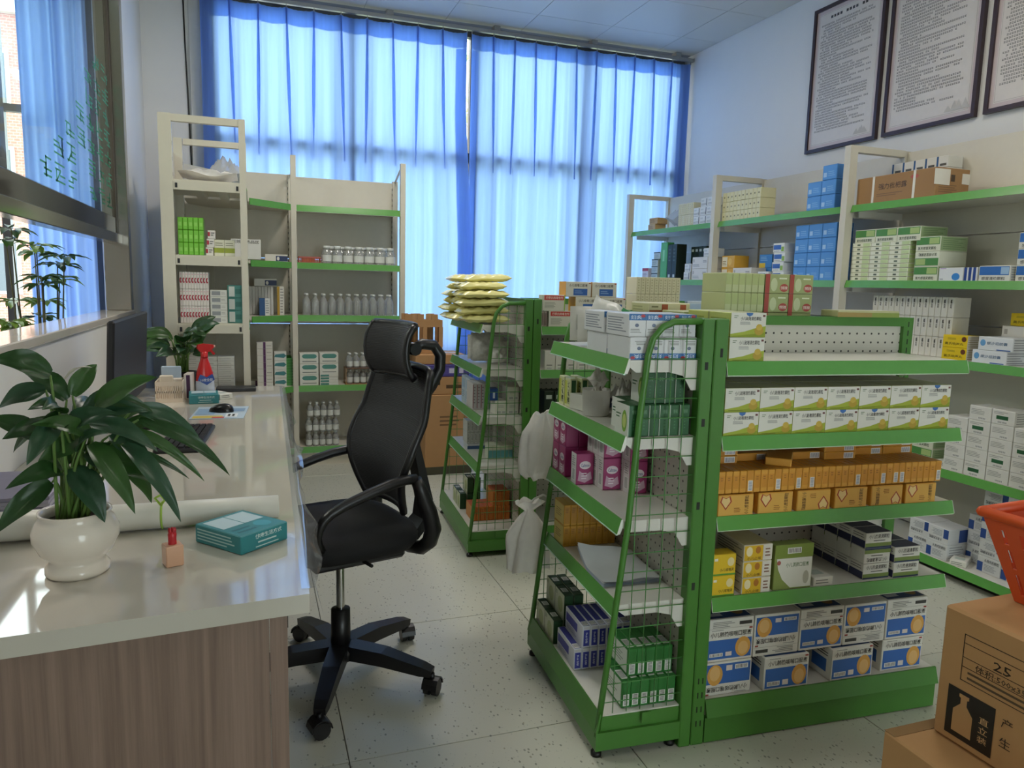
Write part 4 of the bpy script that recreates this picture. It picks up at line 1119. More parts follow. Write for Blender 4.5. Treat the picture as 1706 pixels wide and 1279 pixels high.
# ================================================================= CARTONS ON THE NEAR GONDOLA
FN, FE = Frame(*G1, DG), Frame(*G1, DG - pi / 2)
Z1, Z2, Z3, Z4 = LEV
ORD = ('first', 'second', 'third', 'fourth', 'fifth', 'sixth', 'seventh')
L_, Gp = 'white and green granule carton with yellow flower print on the second gondola shelf', 'granule cartons on the second shelf'
for k in range(2):
    for j in range(2):
        for i in range(7):
            t = 'shield_granule_box' if (i, j, k) in ((0, 0, 0), (3, 0, 0), (4, 0, 0), (6, 0, 0), (6, 0, 1)) else 'granule_box'
            l2, g2_ = (L_, Gp) if t == 'granule_box' else ('white and green granule carton with a blue shield mark on the second gondola shelf', 'blue shield granule cartons on the second shelf')
            if j == 0:
                l2 = ('shield marked ' if t != 'granule_box' else '') + 'white and green granule carton, ' + ORD[i] + ' from the green post, ' + ('upper' if k else 'lower') + ' row'
            else: l2, g2_ = 'white and green granule carton in the hidden back row, ' + ('upper' if k else 'lower') + ' layer', 'granule cartons in the back row' + str(k)
            put(t, FN, .060 + (i + .5) * .1148, .017 + (j + .5) * .1225, Z2 + .0005 + k * .070, l2, g2_, name='granule_box')
for k in range(2):
    for j in range(2):
        put('shield_granule_box' if k else 'granule_box', FN, .064 + .0565, .018 + (j + .5) * .1225, Z1 + .0005 + k * .07, 'granule carton on the gondola top shelf, ' + ('upper' if k else 'lower') + (' front one' if j == 0 else ' rear one') + ' beside the green post', 'granule cartons on the top shelf', name='granule_box')
LB = 'amber orange medicine carton standing spine out on the third gondola shelf'
def spines(v, z, n, u0, lab=LB, grp='amber cartons spine out'):
    for i in range(n):
        bc = i in (4, 8, 11, 13, 20, 24, 26, 27, 33)
        put('orange_barcode_box' if bc else 'orange_spine_box', FN, u0 + (i + .5) * .0236, v, z, lab.replace('amber', 'barcoded amber' if bc else 'plain amber'), ('barcoded ' if bc else 'plain ') + grp, name='orange_medicine_box')
for i, u in enumerate((.056, .190, .324, .458, .592, .722)):
    put('orange_face_box', FN, u + .06, .027, Z3 + .0005, 'amber carton with red heart print facing out, ' + ORD[i] + ' from the green post', 'heart print amber cartons', name='orange_medicine_box', flip=i in (2, 4))
spines(.099, Z3 + .0005, 34, .054, 'amber medicine carton hidden behind the heart print cartons', 'amber cartons behind the heart prints'); spines(.074, Z3 + .068, 34, .054, 'amber medicine carton standing spine out on the heart print cartons', 'amber cartons on the heart prints'); spines(.216, Z3 + .0005, 34, .054, 'amber medicine carton low against the gondola back panel', 'amber cartons low at the back panel'); spines(.192, Z3 + .068, 34, .054, 'amber medicine carton in the raised row against the gondola back panel', 'amber cartons high at the back panel')
LF = 'amber medicine carton lying flat on top of the amber row'
for (u, v, k, r) in ((.11, .10, 0, 0), (.11, .10, 1, 0), (.235, .12, 0, 0), (.31, .055, 0, .9), (.42, .11, 0, 0), (.53, .09, 0, 0), (.53, .09, 1, 0), (.53, .09, 2, 0), (.67, .13, 0, 0), (.67, .13, 1, 0), (.79, .13, 0, 0), (.79, .13, 1, 0)):
    put('orange_flat_box', FN, u, v + .04, Z3 + .1345 + k * .0247, LF, 'amber cartons lying flat', name='orange_medicine_box', rot=r)
for k in range(2): put('yellow_box', FN, .095, .045, Z4 + .0005 + k * .0648, 'small bright yellow medicine carton beside the green post on the fourth shelf', 'yellow cartons by the post', name='yellow_medicine_box')
for k in range(3): put('pattern_pack', FN, .205, .092, Z4 + .0005 + k * .0508, 'cream and yellow medicine carton in a stack of three on the fourth gondola shelf', 'cream and yellow stack of three', name='patterned_medicine_box')
put('leaf_green_box', FN, .334, .040, Z4 + .0005, 'leaf green and white medicine carton standing upright on the fourth gondola shelf', None, name='leaf_green_medicine_box')
put('white_flat_box', FN, .447, .08, Z4 + .0005, 'flat white carton lying beside the leaf green carton', None)
for k in range(3):
    for j in range(4): put('reqing_box', FN, .655, .065 + j * .0632, Z4 + .0005 + k * .0508, ('upside down ' if k == 1 else '') + 'navy and white granule carton, ' + ('bottom', 'middle', 'top')[k] + ' of the rows three high', 'navy granule cartons three high, ' + ('bottom', 'middle', 'top')[k], name='navy_granule_box', flip=(k == 1))
for k in range(2):
    for j in range(4): put('reqing_box', FN, .763, .055 + j * .0632, Z4 + .0005 + k * .0508, 'white and navy granule carton in a stack two high at the shelf end', 'navy granule cartons two high', name='navy_granule_box')
LS = 'white and blue syrup carton with orange disc low on the gondola base'
for (u, v) in ((.138, .085), (.335, .0715), (.578, .0725), (.785, .085)):
    o = put('syrup_box', FN, u, v, BASE + .0005, {.138: 'upside down syrup carton on the gondola base beside the green post', .335: 'syrup carton pushed forward on the gondola base beside the open one'}.get(u, 'syrup carton at the free end of the gondola base, lower layer'), 'lower syrup cartons', name='syrup_box', rot=(.02 if u == .578 else 0), flip=(u == .138))
    if u == .578:
        mb = MB(); mb.add([(-.0805, -.056, .014), (-.0805, -.056, .102), (-.098, -.076, .1), (-.098, -.076, .012)], [(0, 1, 2, 3)], mat('#d6d4cc', .5)); mb.add([(-.0809, -.0556, .014), (-.0809, -.0556, .102), (-.0984, -.0756, .1), (-.0984, -.0756, .012)], [(3, 2, 1, 0)], mat('#d6d4cc', .5))
        mb.build('open_flap', o); o['label'] = 'white and blue syrup carton with its side flap open on the gondola base'; del o['group']
for i in range(5): put('syrup_box', FN, .137 + i * .1635, .208, BASE + .0005, 'white and blue syrup carton in the back row of the gondola base', 'back row syrup cartons')
for i in range(5): put('tall_syrup_box', FN, .137 + i * .1635, .086, BASE + .108, ('upside down ' if i in (1, 3) else '') + 'tall syrup carton in the upper layer, ' + ORD[i] + ' from the green post', 'upper syrup cartons', name='syrup_box', flip=i in (1, 3))

# end rack of the near gondola
E1, E2, E3, E4 = [z + .0065 for z in LEV]
for k in range(2):
    for i in range(4):
        for j in range(1 if k else 2):
            put('blue_white_pack', FN, -.238 + (i + .5) * .0508 - (.006 if k else 0), .105 + j * .158, E1 + k * .0628, 'white carton with ' + ('blue band upright, upper' if k else 'blue band upside down, lower') + ' layer of the end rack top', 'blue banded cartons on the end rack top, layer ' + 'ab'[k], name='blue_banded_box', flip=(k == 0))
put('blue_white_pack', FN, -.223, .266, E1 + .0628, 'white carton with blue band set back alone on the end rack top', None, name='blue_banded_box')
for j in range(6): put('throat_box', FE, -.072, -.217 + j * .0315, E2, 'dark green carton with white front and lime oval at the rack mesh', 'dark green lime oval cartons', name='lime_oval_box')
for j in range(5): put('throat_box', FE, -.165, -.187 + j * .0315, E2, 'dark green carton with lime oval in the inner row of the rack', 'inner dark green lime oval cartons', name='lime_oval_box')
for j in range(4): put('throat_box', FE, -.095, -.16 + j * .0315, E2 + .0885, 'dark green lime oval carton in the raised row under the top deck', 'raised dark green lime oval cartons', name='lime_oval_box')
for j in range(4): put('stripe_box', FE, -.60 + (j % 2) * .06, -.21 + (j // 2) * .04, E2, 'slim yellow green striped carton at the end rack corner', 'slim striped cartons', name='striped_box')
for c, s0 in enumerate((.40, .325, .265)):
    k = 0
    y = s0
    while y < .42:
        for z in range(2):
            if z == 1 and k == 0 and c < 1: continue
            put('calcium_box', FN, -.204 + c * .0635, y + .023, E3 + z * .1048, 'magenta calcium tablet carton, ' + ('upper' if z else 'lower') + ' layer, ' + ORD[c] + ' column from the aisle', 'magenta calcium cartons, ' + 'ab'[z] + ORD[c], name='calcium_box')
        y += .0472; k += 1
for z in range(2):
    for j in range(4):
        for i in range(2): put('calcium_box', FE, -.598 + i * .066, -.214 + j * .0472, E3 + z * .1048, 'magenta calcium tablet carton facing the aisle on the end rack', 'magenta calcium cartons facing the aisle', name='calcium_box')
for k in range(2):
    for i in range(8): put('amber_box', FN, -.236 + (i + .5) * .0242, .545, E4 + k * .0748, 'amber carton standing in the wide row of the end rack fourth deck', 'amber cartons on the fourth deck', name='amber_box')
for k in range(2):
    for i in range(7 if k == 0 else 6): put('indigo_box', FN, -.272 + (i + .5) * .0276 + k * .027, .345, BASE + .001 + k * .0728, 'white carton with indigo panel, ' + ('upper' if k else 'lower') + ' layer of the end rack base', 'indigo panel cartons, layer ' + 'ab'[k], name='indigo_box')
for (u, v, k) in ((-.49, -.262, 0), (-.585, -.262, 0), (-.49, -.226, 0), (-.585, -.226, 0), (-.49, -.226, 1), (-.585, -.226, 1), (-.49, -.19, 0), (-.49, -.19, 1), (-.585, -.19, 1), (-.585, -.19, 0)):
    put('dark_green_box', FE, u, v, BASE + .001 + k * .0858, 'dark green carton with pale leaf front in the rack base corner', 'dark green cartons in the rack base', name='dark_green_box')
for i in range(6): put('tea_green_box', FN, -.212 + (i + .5) * .029, .095, BASE + .001, 'bright green carton with barcode spine in the lower row at the rack base', 'lower green barcode cartons', name='green_barcode_box')
for i in range(5): put('tea_green_box', FN, -.188 + (i + .5) * .029, .115, BASE + .0858, 'bright green carton with barcode spine in the upper row at the rack base', 'upper green barcode cartons', name='green_barcode_box')

# far side of the near gondola: goods showing above its panel
for k in range(4):
    for i in range(6): put('lime_spine_box', FN, .254 + (i + .5) * .0247, .44, Z1 + .0005 + k * .0648, 'pale lime spine carton, ' + ORD[k] + ' layer up in the stack behind the gondola panel', 'lime spine stack, ' + ORD[k] + ' layer', name='lime_spine_box')
    for i in range(2): put('kid_green_box', FN, .405 + (i + .5) * .0948, .44, Z1 + .0005 + k * .0648, 'green and red carton, ' + ORD[k] + ' layer up in the stack behind the gondola panel', 'green and red stack, ' + ORD[k] + ' layer', name='green_red_box')
for k in range(2):
    for i in range(6): put('lime_spine_box', FN, .068 + (i + .5) * .0247 + (.022 if k else 0), .41, Z1 + .0005 + k * .0648, 'lime spine carton in the low row beside the rack post', 'low lime spine row', name='lime_spine_box')
for k in range(3): put('cream_red_box', FN, .128, .575, Z1 + .0005 + k * .0508, 'cream carton with rust red band in a stack behind the lime cartons', 'cream and rust cartons', name='cream_red_box')
put('olive_flat_box', FN, .745, .306, 1.2725, 'flat olive and white carton lying on the gondola panel top', None)

# ================================================================= FAR GONDOLA AND RACK
FN2, FE2 = Frame(*G2, DG), Frame(*G2, DG - pi / 2)
put('red_title_box', FN2, .150, .052, Z1 + .0005, 'white carton with red title band lower of two by the far gondola post', None, name='red_title_box')
put('red_title_box', FN2, .115, .052, Z1 + .079, 'white carton with red title band upper of two by the far gondola post', None, name='red_title_box')
for i in range(2): put('brown_spine_box', FN2, .060 + i * .0155, .075, Z1 + .0005, 'thin brown spined carton beside the red title cartons', 'thin brown spined cartons', name='brown_spine_box')
LBp = 'cream carton with blue panel and orange sides on the far gondola top'
for k, us in enumerate(((.275, .412), (.275, .412), (.222, .360))):
    for u in us: put('blue_panel_box', FN2, u + .02, .07, Z1 + .0005 + k * .0748, LBp, 'blue panel cartons on the far gondola', name='blue_panel_box')
for i in range(6): put('white_tall_box', FN2, .075 + (i + .5) * .0576, .07, Z2 + .0005, 'plain white tall carton on the second shelf of the far gondola', 'plain tall cartons on the far gondola', name='white_tall_box')
for k in range(3):
    for i in range(10): put('cream_spine_box', FN2, .56 + (i + .5) * .0247, .09, Z1 + .0005 + k * .0858, 'cream spined carton stacked on the far gondola near the wall shelving', 'cream spines on the far gondola', name='cream_spine_box')
for i in range(4): put('pale_blue_box', FN2, .86 + (i + .5) * .102, .06, Z1 + .0005, 'pale blue carton standing on the far gondola top', 'pale blue cartons on the far gondola', name='pale_blue_box')
for i in range(5): put('black_green_small', FN2, .08 + (i + .5) * .054, .07, Z3 + .0005, 'black green carton on the third shelf of the far gondola', 'black green cartons on the far gondola', name='black_green_box')
for i in range(3):
    for k in range(2): put('sky_blue_box', FN2, .12 + i * .114, .09, Z4 + .0005 + k * .0828, 'sky blue carton on the fourth shelf of the far gondola', 'sky blue cartons on the far gondola', name='sky_blue_box')
for i in range(4): put('leaflet_box', FN2, -.232 + (i + .5) * .0218, .33, E3, 'slim white carton with rose spine on the far rack', 'slim rose spined cartons', name='rose_spine_box')
for i in range(2): put('pale_blue_box', FE2, -.56 + i * .11, -.2, E3, 'pale blue carton standing on the far end rack', 'pale blue cartons on the far rack', name='pale_blue_box')
for i in range(2):
    for k in range(2): put('white_barcode_box', FN2, -.125 + i * .0615, .13, E3 + k * .0708 * 0 + (.0708 if k else 0), 'white carton with barcodes on the far end rack', 'white barcode cartons on the far rack', name='white_barcode_box') if not (k and i == 0) else None
for i in range(2): put('navy_top_box', FN2, -.16 + i * .046, .12, E3 + .0712, 'small navy blue carton standing on white cartons', 'small navy cartons', name='navy_box') if i == 0 else None
put('navy_top_box', FN2, -.114, .20, E3 + .0005, 'small navy blue carton tucked behind white cartons', None, name='navy_box')
for k in range(2):
    for i in range(7): put('grey_spine_box', FN2, -.225 + (i + .5) * .0212, .46, E4 + .031 + k * .0628, 'small grey spined carton in two layers on the far rack', 'small grey spined cartons', name='grey_spine_box')
put('blue_flat_box', FN2, -.155, .46, E4, 'flat blue and white carton under the grey spined cartons', None)
for i in range(6): put('teal_spine_box', FN2, -.165 + (i + .5) * .0215, .2, E4, 'small teal banded carton on the far rack', 'small teal banded cartons', name='teal_spine_box')
for i in range(9): put('orange_tea_box', FN2, -.245 + (i + .5) * .0226, .235, BASE + .001, 'orange carton in the lower row of the far rack base', 'orange cartons low on the far rack', name='orange_box')
for i in range(4): put('orange_tea_box', FN2, -.135 + (i + .5) * .0226, .235, BASE + .0768, 'orange carton in the upper row of the far rack base', 'orange cartons high on the far rack', name='orange_box')
for (u, v, k) in ((-.43, -.245, 0), (-.53, -.245, 0), (-.43, -.205, 0), (-.43, -.165, 0), (-.43, -.205, 1) , (-.43, -.165, 1)):
    put('dark_green_box', FE2, u, v, BASE + .001 + k * .0858, 'dark green carton beside the orange cartons on the far rack base', 'dark green cartons on the far rack', name='dark_green_box')

# ================================================================= RIGHT WALL SHELVING GOODS (u = -Y, v = X)
FR = Frame(0, 0, -pi / 2)
V0 = 3.137
R1, R2, R3, R4, R5 = 1.8285, 1.4205, 1.0505, .5225, .0755
def wall_row(t, Y, z, n, nz, label, group, name, nv=1, v=V0, skip=()):
    rows(t, FR, -Y, v, z, n, nv, nz, label, group, name, skip=skip)
for i in range(2): put('tan_box', FR, -5.53 + i * .02, V0 + .06, R1 + i * .0508, 'small tan carton on the wall shelving top near the curtain', 'small tan cartons', name='tan_box', rot=.1 * i)
wall_row('cream_spine_box', 5.11, R1, 8, 2, 'cream spined carton on the wall shelving top between bags and white cartons', 'cream spines on the wall shelving top', 'cream_spine_box')
wall_row('white_label_box', 4.90, R1, 3, 2, 'white labelled carton on the wall shelving top by the middle post', 'white labelled cartons on top', 'white_label_box')
wall_row('white_label_box', 4.81, R1 + .1256, 2, 1, 'white labelled carton in the uppermost layer by the middle post', 'uppermost white labelled cartons', 'white_label_box')
wall_row('cream_dot_box', 4.535, R1, 10, 3, 'cream carton with small dark mark in the block on the wall shelving top', 'cream block on the wall shelving top', 'cream_mark_box')
wall_row('sky_blue_box', 3.685, R1, 2, 3, 'sky blue carton on the wall shelving top beside the long brown carton', 'sky blue cartons on the shelving top', 'sky_blue_box', skip=((0, 0, 2),))
wall_row('white_navy_box', 3.30, R1 + .0, 5, 4, 'white carton with navy edge stacked behind the long brown carton', 'navy edged cartons behind the brown carton', 'navy_edge_box', v=3.372)
# long brown carton with strapping
lc = thing('shipping_carton', 'long brown shipping carton with two white straps on the wall shelving top', 'carton', (V0 + .118, 3.055, R1), -pi / 2)
w_, d_, h_ = .50, .22, .142
mb = MB(); mb.bbox((-w_ / 2, -d_ / 2, 0), (w_ / 2, d_ / 2, h_), CARD2, .003)
prints(mb, 'F', w_, d_, h_, [('t', .30, .48, .66, .70, '#4a3626', '强力枇杷露'), ('l', .28, .22, .66, .36, '#7a5c40', 2), ('c', .70, .72, .80, .86, '#b0554a')])
prints(mb, 'R', w_, d_, h_, [('l', .1, .15, .7, .45, '#7a5c40', 4), ('r', .44, .55, .56, .78, '#4a3a2c')])
mb.build('body', lc)
for x in (-.135, .125):
    mb = MB(); mb.box((x - .007, -d_ / 2 - .002, -.0), (x + .007, -d_ / 2 - .0005, h_ + .002), mat('#e0ddd2', .4)); mb.box((x - .007, -d_ / 2 - .002, h_ + .0005), (x + .007, d_ / 2 + .002, h_ + .002), mat('#e0ddd2', .4)); mb.build('strap', lc)
mb = MB(); mb.box((w_ / 2 + .0003, -.12, .06), (w_ / 2 + .001, -.02, .135), mat('#d9d6cc', .5)); mb.build('label_sticker', lc)
mb = MB(); mb.box((w_ / 2 + .0003, .06, .07), (w_ / 2 + .001, .11, .12), mat('#d9d6cc', .5)); mb.build('label_sticker', lc)

put('red_top_box', FR, -5.60, V0 + .05, R2, 'small white carton with red top on the second wall shelf', None, name='red_top_box')
for k in range(4): put('grey_case', FR, -5.44 + (.03 if k == 3 else 0), V0 + .05, R2 + k * .0568, 'clear grey case with dark lid in a stack on the second wall shelf', 'clear grey cases', name='grey_case')
put('tall_green_box', FR, -5.30, V0 + .035, R2, 'tall bright green carton on the second wall shelf', None, name='tall_green_box')
for i in range(2): put('black_green_box', FR, -5.21 + i * .067, V0 + .05, R2, 'tall black green carton beside the tall bright green carton', 'tall black green cartons', name='black_green_box')
for i in range(4): put('black_green_small', FR, -5.07 + i * .052, V0 + .05 + .12, R2 + .0, 'black green carton at the back of the second wall shelf', 'black green cartons at the back', name='black_green_box')
for i in range(4): put('black_green_small', FR, -5.07 + i * .052, V0 + .05 + .12, R2 + .1308, 'black green carton in the upper back row of the second wall shelf', 'upper black green cartons at the back', name='black_green_box')
for k in range(2): put('white_label_box', FR, -4.96 + k * .01, V0 + .07, R2 + k * .0628, 'white labelled carton in front of the black green cartons', 'white cartons before the black green ones', name='white_label_box')
for k in range(2): put('white_long_box', FR, -4.79, V0 + .07, R2 + k * .0858, 'long white carton by the middle post on the second wall shelf', 'long white cartons by the middle post', name='white_long_box')
put('white_label_box', FR, -4.72, V0 + .08, R2 + .1722, 'white labelled carton crowning the long white cartons', None, name='white_label_box')
for k in range(2): put('amber_panel_box', FR, -4.45, V0 + .075, R2 + k * .0858, 'amber and cream carton on the second wall shelf', 'amber cartons on the second wall shelf', name='amber_panel_box')
put('white_long_box', FR, -4.27, V0 + .062, R2, 'long white carton in front of the blue and yellow carton', None, name='white_long_box')
for k in range(2): put('blue_yellow_box', FR, -4.15 - .05, V0 + .195, R2 + k * .0888, 'blue and yellow carton behind the long white carton', 'blue and yellow cartons', name='blue_yellow_box')
for k in range(4): put('blue_band_box', FR, -3.92 + (.0 if k % 2 else .01), V0 + .07, R2 + k * .0588, 'white carton with blue band and lime corner in a stack of four', 'stack of blue band cartons', name='blue_band_box')
put('blue_band_box', FR, -4.05, V0 + .065, R2, 'white carton with blue band standing alone before the stack', None, name='blue_band_box')
wall_row('sky_blue_box', 3.785, R2, 3, 4, 'sky blue carton in the wall of cartons on the second wall shelf', 'sky blue wall of cartons', 'sky_blue_box', v=V0 + .02)
wall_row('green_white_flat', 3.30, R2, 3, 9, 'thin green and white carton in the stacked block on the second wall shelf', 'thin green and white block', 'thin_green_box', v=V0 + .005)
for i in range(3): put('green_band_box', FR, -3.215 + i * .142, V0 + .095, R2 + 9 * .0223 + .0005, 'green banded granule carton on top of the thin green block', 'green banded cartons on the block', name='green_band_box')
for k in range(3): put('green_band_box', FR, -2.815, V0 + .10, R2 + k * .0728, 'green banded granule carton in the stack of three beside the block', 'green banded stack of three', name='green_band_box', flip=(k == 1))
put('pear_box', FR, -2.668, V0 + .03, R2, 'white carton with blue pear shape on the second wall shelf', None, name='pear_box')
for i in range(3): put('navy_stripe_box', FR, -2.588 + i * .0228, V0 + .05, R2, 'slim white carton with navy stripe beside the pear carton', 'slim navy striped cartons', name='navy_stripe_box')
put('azure_band_box', FR, -2.447, V0 + .075, R2, 'white granule carton with azure band lowest on the second wall shelf', None, name='azure_band_box')
for k in range(3): put('azure_band_box', FR, -2.285, V0 + .09, R2 + k * .0708, 'white granule carton with azure band in the tall stack', 'azure band stack', name='azure_band_box')
wall_row('white_spine_box', 3.17, R3, 14, 3, 'white spine carton in the three high row on the third wall shelf', 'white spines on the third wall shelf', 'white_spine_box', v=3.19)
for k in range(2): put('bright_yellow_box', FR, -2.605, V0 + .052, R3 + k * .0588, 'bright yellow throat pill carton in the pair on the third wall shelf', 'bright yellow pair', name='bright_yellow_box')
put('bright_yellow_box', FR, -2.40, V0 + .215, R3 + .1722, 'bright yellow throat pill carton set high behind white cartons', None, name='bright_yellow_box')
for k in range(2): put('white_long_box', FR, -2.395, V0 + .215, R3 + k * .0858, 'long white carton at the back beneath the high yellow carton', 'long white cartons at the back', name='white_long_box')
for k in range(2): put('blue_drop_box', FR, -2.43 + .025 * k, V0 + .075, R3 + k * .0608, 'white capsule carton with blue drop on the third wall shelf', 'blue drop cartons', name='blue_drop_box')
for (c, Y, n) in ((0, 2.605, 4), (1, 2.494, 5), (2, 2.383, 5), (3, 2.272, 4)):
    for k in range(n):
        gp_ = (c + 2 * k) % 3 == 1
        put('green_patch_box' if gp_ else 'barcode_white_box', FR, -Y + .054, V0 + .065, R4 + k * .0663, ('white carton with dark green patch' if gp_ else 'white carton with barcode') + ', ' + ORD[c] + ' stack from the gondola, ' + ORD[k] + ' layer up', 'white cartons on the fourth wall shelf', name='green_patch_box' if gp_ else 'white_barcode_box')
put('white_flat_box', FR, -2.64, V0 + .09, R4, 'small pale carton at the end of the white barcode cartons', None, rot=.0)
for i in range(3):
    for k in range(2): put('green_band_box', FR, -2.76 - i * .143, V0 + .12, R4 + k * .0728, 'green banded carton at the far end of the fourth wall shelf', 'green banded cartons on the fourth wall shelf', name='green_band_box')
for (Y, n, v) in ((2.77, 2, V0 + .09), (2.652, 2, V0 + .08), (2.534, 3, V0 + .20), (2.416, 5, V0 + .13), (2.298, 4, V0 + .13)):
    for k in range(n): put('blue_corner_box', FR, -Y + .058, v, R5 + k * .0788, 'white granule carton with blue corner, ' + {2.77: 'first', 2.652: 'second', 2.534: 'third', 2.416: 'fourth', 2.298: 'fifth'}[Y] + ' stack from the gondola on the bottom wall shelf', 'blue corner cartons, ' + {2.77: 'first', 2.652: 'second', 2.534: 'third', 2.416: 'fourth', 2.298: 'fifth'}[Y] + ' stack', name='blue_corner_box', flip=(k % 3 == 1))
put('white_flat_box', FR, -2.50, V0 + .06, R5, 'small opened white carton lying at the bottom shelf edge', None, rot=.5)

# clear bags on the wall shelving top
def pillow(w, d, h, seed, m, n=14, crumple=.25, wob=.012, p=3):
    rr = random.Random(seed); P = [rr.uniform(0, 6.28) for _ in range(6)]; K = [rr.uniform(4, 11) for _ in range(6)]
    mb = MB()
    def f(u, v, s):
        x, y = (u - .5) * w, (v - .5) * d
        e = (1 - abs(2 * u - 1) ** p) * (1 - abs(2 * v - 1) ** p)
        nz = crumple * (sin(K[0] * u * 2 + P[0]) * sin(K[1] * v + P[1]) + .6 * sin(K[2] * (u + v) * 2 + P[2]) + .5 * sin(K[3] * (u - v) * 3 + P[3]) + (.5 * sin(29 * u + 9 * v + P[5]) * sin(23 * v + P[4]) if p > 3 else 0))
        return (x * (1 - .06 * e), y * (1 - .06 * e) , h * .5 + s * h * .5 * e * (1 + nz) + wob * sin(K[4] * u + P[4]) * (1 - e))
    mb.grid(lambda u, v: f(u, v, 1), n, n, m); mb.grid(lambda u, v: f(1 - u, v, -.8), n, n, m)
    return mb
mb = pillow(.24, .17, .13, 4, CLEARP); o = tag(mb.build('plastic_bag'), 'clear plastic bag of white packets on the wall shelving top', 'plastic bag'); o.location = (V0 + .12, 5.26, R1 + .016); o.rotation_euler.z = -pi / 2

# ================================================================= LEFT SHELVES
FL = Frame(0, 0, 0)
S1, S2, S3, S4, S5 = [z + .0005 for z in LLEV]
rows('lime_wrap_box', FL, -.372, 4.425, S2, 5, 2, 3, 'lime green wrapped carton in the block on the end on shelving', 'lime green wrapped block', 'lime_wrap_box')
for k in range(3): put('white_red_small', FL, -.215 + .006 * k, 4.46, S2 + k * .046, 'small white carton with red end beside the lime green block', 'small red end cartons', name='red_end_box')
for i in range(2): put('olive_band_box', FL, -.165 + i * .054, 4.47, S2, 'white carton with olive band beside the small red end cartons', 'olive band cartons', name='olive_band_box')
rows('pink_white_box', FL, -.372, 4.425, S3, 10, 1, 3, 'slim white carton with red crescent print on the end on shelving', 'red crescent cartons', 'red_crescent_box', gap=.0004)
for k in range(5): put('white_stamp_box', FL, -.175, 4.475, S3 + k * .0368, 'white stamped carton in the stack beside the red crescent cartons', 'white stamped stack', name='white_stamp_box')
for k in range(3): put('teal_patch_box', FL, -.092, 4.492, S3 + k * .0708, 'teal and white carton in the stack behind the shelf post', 'teal and white stack', name='teal_patch_box')
for i in range(3):
    for k in range(13 if i else 16): put('grey_white_flat', FL, -.325 + i * .0895, 4.475, S4 + k * .0247, 'thin grey white carton in the flat stacks above desk height', 'thin grey white stacks', name='thin_grey_box')
# crumpled bags and paper on the top deck
mb = pillow(.30, .34, .07, 8, BAG); o = tag(mb.build('plastic_bag'), 'crumpled white plastic bag lying on the end on shelving top deck', 'plastic bag'); o.location = (-.215, 4.62, S1 + .008)
mb = pillow(.20, .26, .16, 12, clear_mat('soft_film', '#dfe3ea', .10, .2, .35), 14, .35); o = tag(mb.build('plastic_bag'), 'puffed clear plastic bag on the top deck beside the shelf post', 'plastic bag'); o.location = (-.0, 5.0, S1 + .02); o.location.x = -.14
# paper sign
sg = thing('shelf_sign', 'white paper sign with black heading on the end on shelving', 'sign', (-.02, 5.09, S2 + .0045), .0)
mb = MB(); mb.box((-.10, 0, .0), (.08, .0008, .125), mat('#dcdcd8', .6)); mb.build('paper', sg)
mb = MB(); vs, fs = text_geo('近效期药品区'); mb.add([(-.095 + a * .165, -.0006, .098 + b * .02) for a, b in vs], fs, mat(INK, .6)); mb.build('lettering', sg)
# corner shelf goods
put('navy_white_box', FL, .165, 5.50, S2, 'cream and navy carton on the corner shelf', None, name='navy_white_box')
put('blue_block_box', FL, .08, 5.42, S3, 'deep blue and white carton at the corner shelf front', None, name='blue_block_box')
for i in range(9): put('grey_book_box', FL, -.03 + i * .0202, 5.53, S3, 'tall grey spined carton in the corner shelf row', 'tall grey spined cartons', name='grey_spine_box')
put('gold_stripe_box', FL, .19, 5.535, S3, 'tall white carton with gold stripe on the corner shelf', None, name='gold_stripe_box')
put('navy_white_box', FL, .09, 5.53, S3 + .2005, 'cream and navy carton lying on the tall grey spined cartons', None, name='navy_white_box')
for k in range(7): put('purple_stripe_box', FL, .075, 5.41, S4 + k * .0468, 'white carton with purple stripe in the corner stack', 'purple stripe stack', name='purple_stripe_box')
put('purple_stripe_box', FL, .02, 5.52, S4, 'white carton with purple stripe set back in the corner', None, name='purple_stripe_box')
for k in range(4): put('teal_swoosh_box', FL, .18, 5.50, S4 + k * .0628, 'white carton with teal swoosh in the corner stack', 'teal swoosh stack', name='teal_swoosh_box')
# green ribbed crate side
gb = thing('plastic_crate', 'green ribbed plastic crate at the corner shelf post', 'crate', (.235, 5.62, S4))
mb = MB(); mb.box((-.03, -.11, 0), (.03, .11, .006), mat('#4f9a48', .45)); mb.build('bottom', gb)
mb = MB()
for (a, b) in (((-.03, -.11), (.03, -.104)), ((-.03, .104), (.03, .11)), ((-.03, -.104), (-.024, .104)), ((.024, -.104), (.03, .104))):
    mb.box((a[0], a[1], .006), (b[0], b[1], .20), mat('#4f9a48', .45))
for z in range(9): mb.box((-.032, -.112, .02 + z * .02), (.032, -.11, .028 + z * .02), mat('#448a3e', .45))
mb.build('wall', gb)

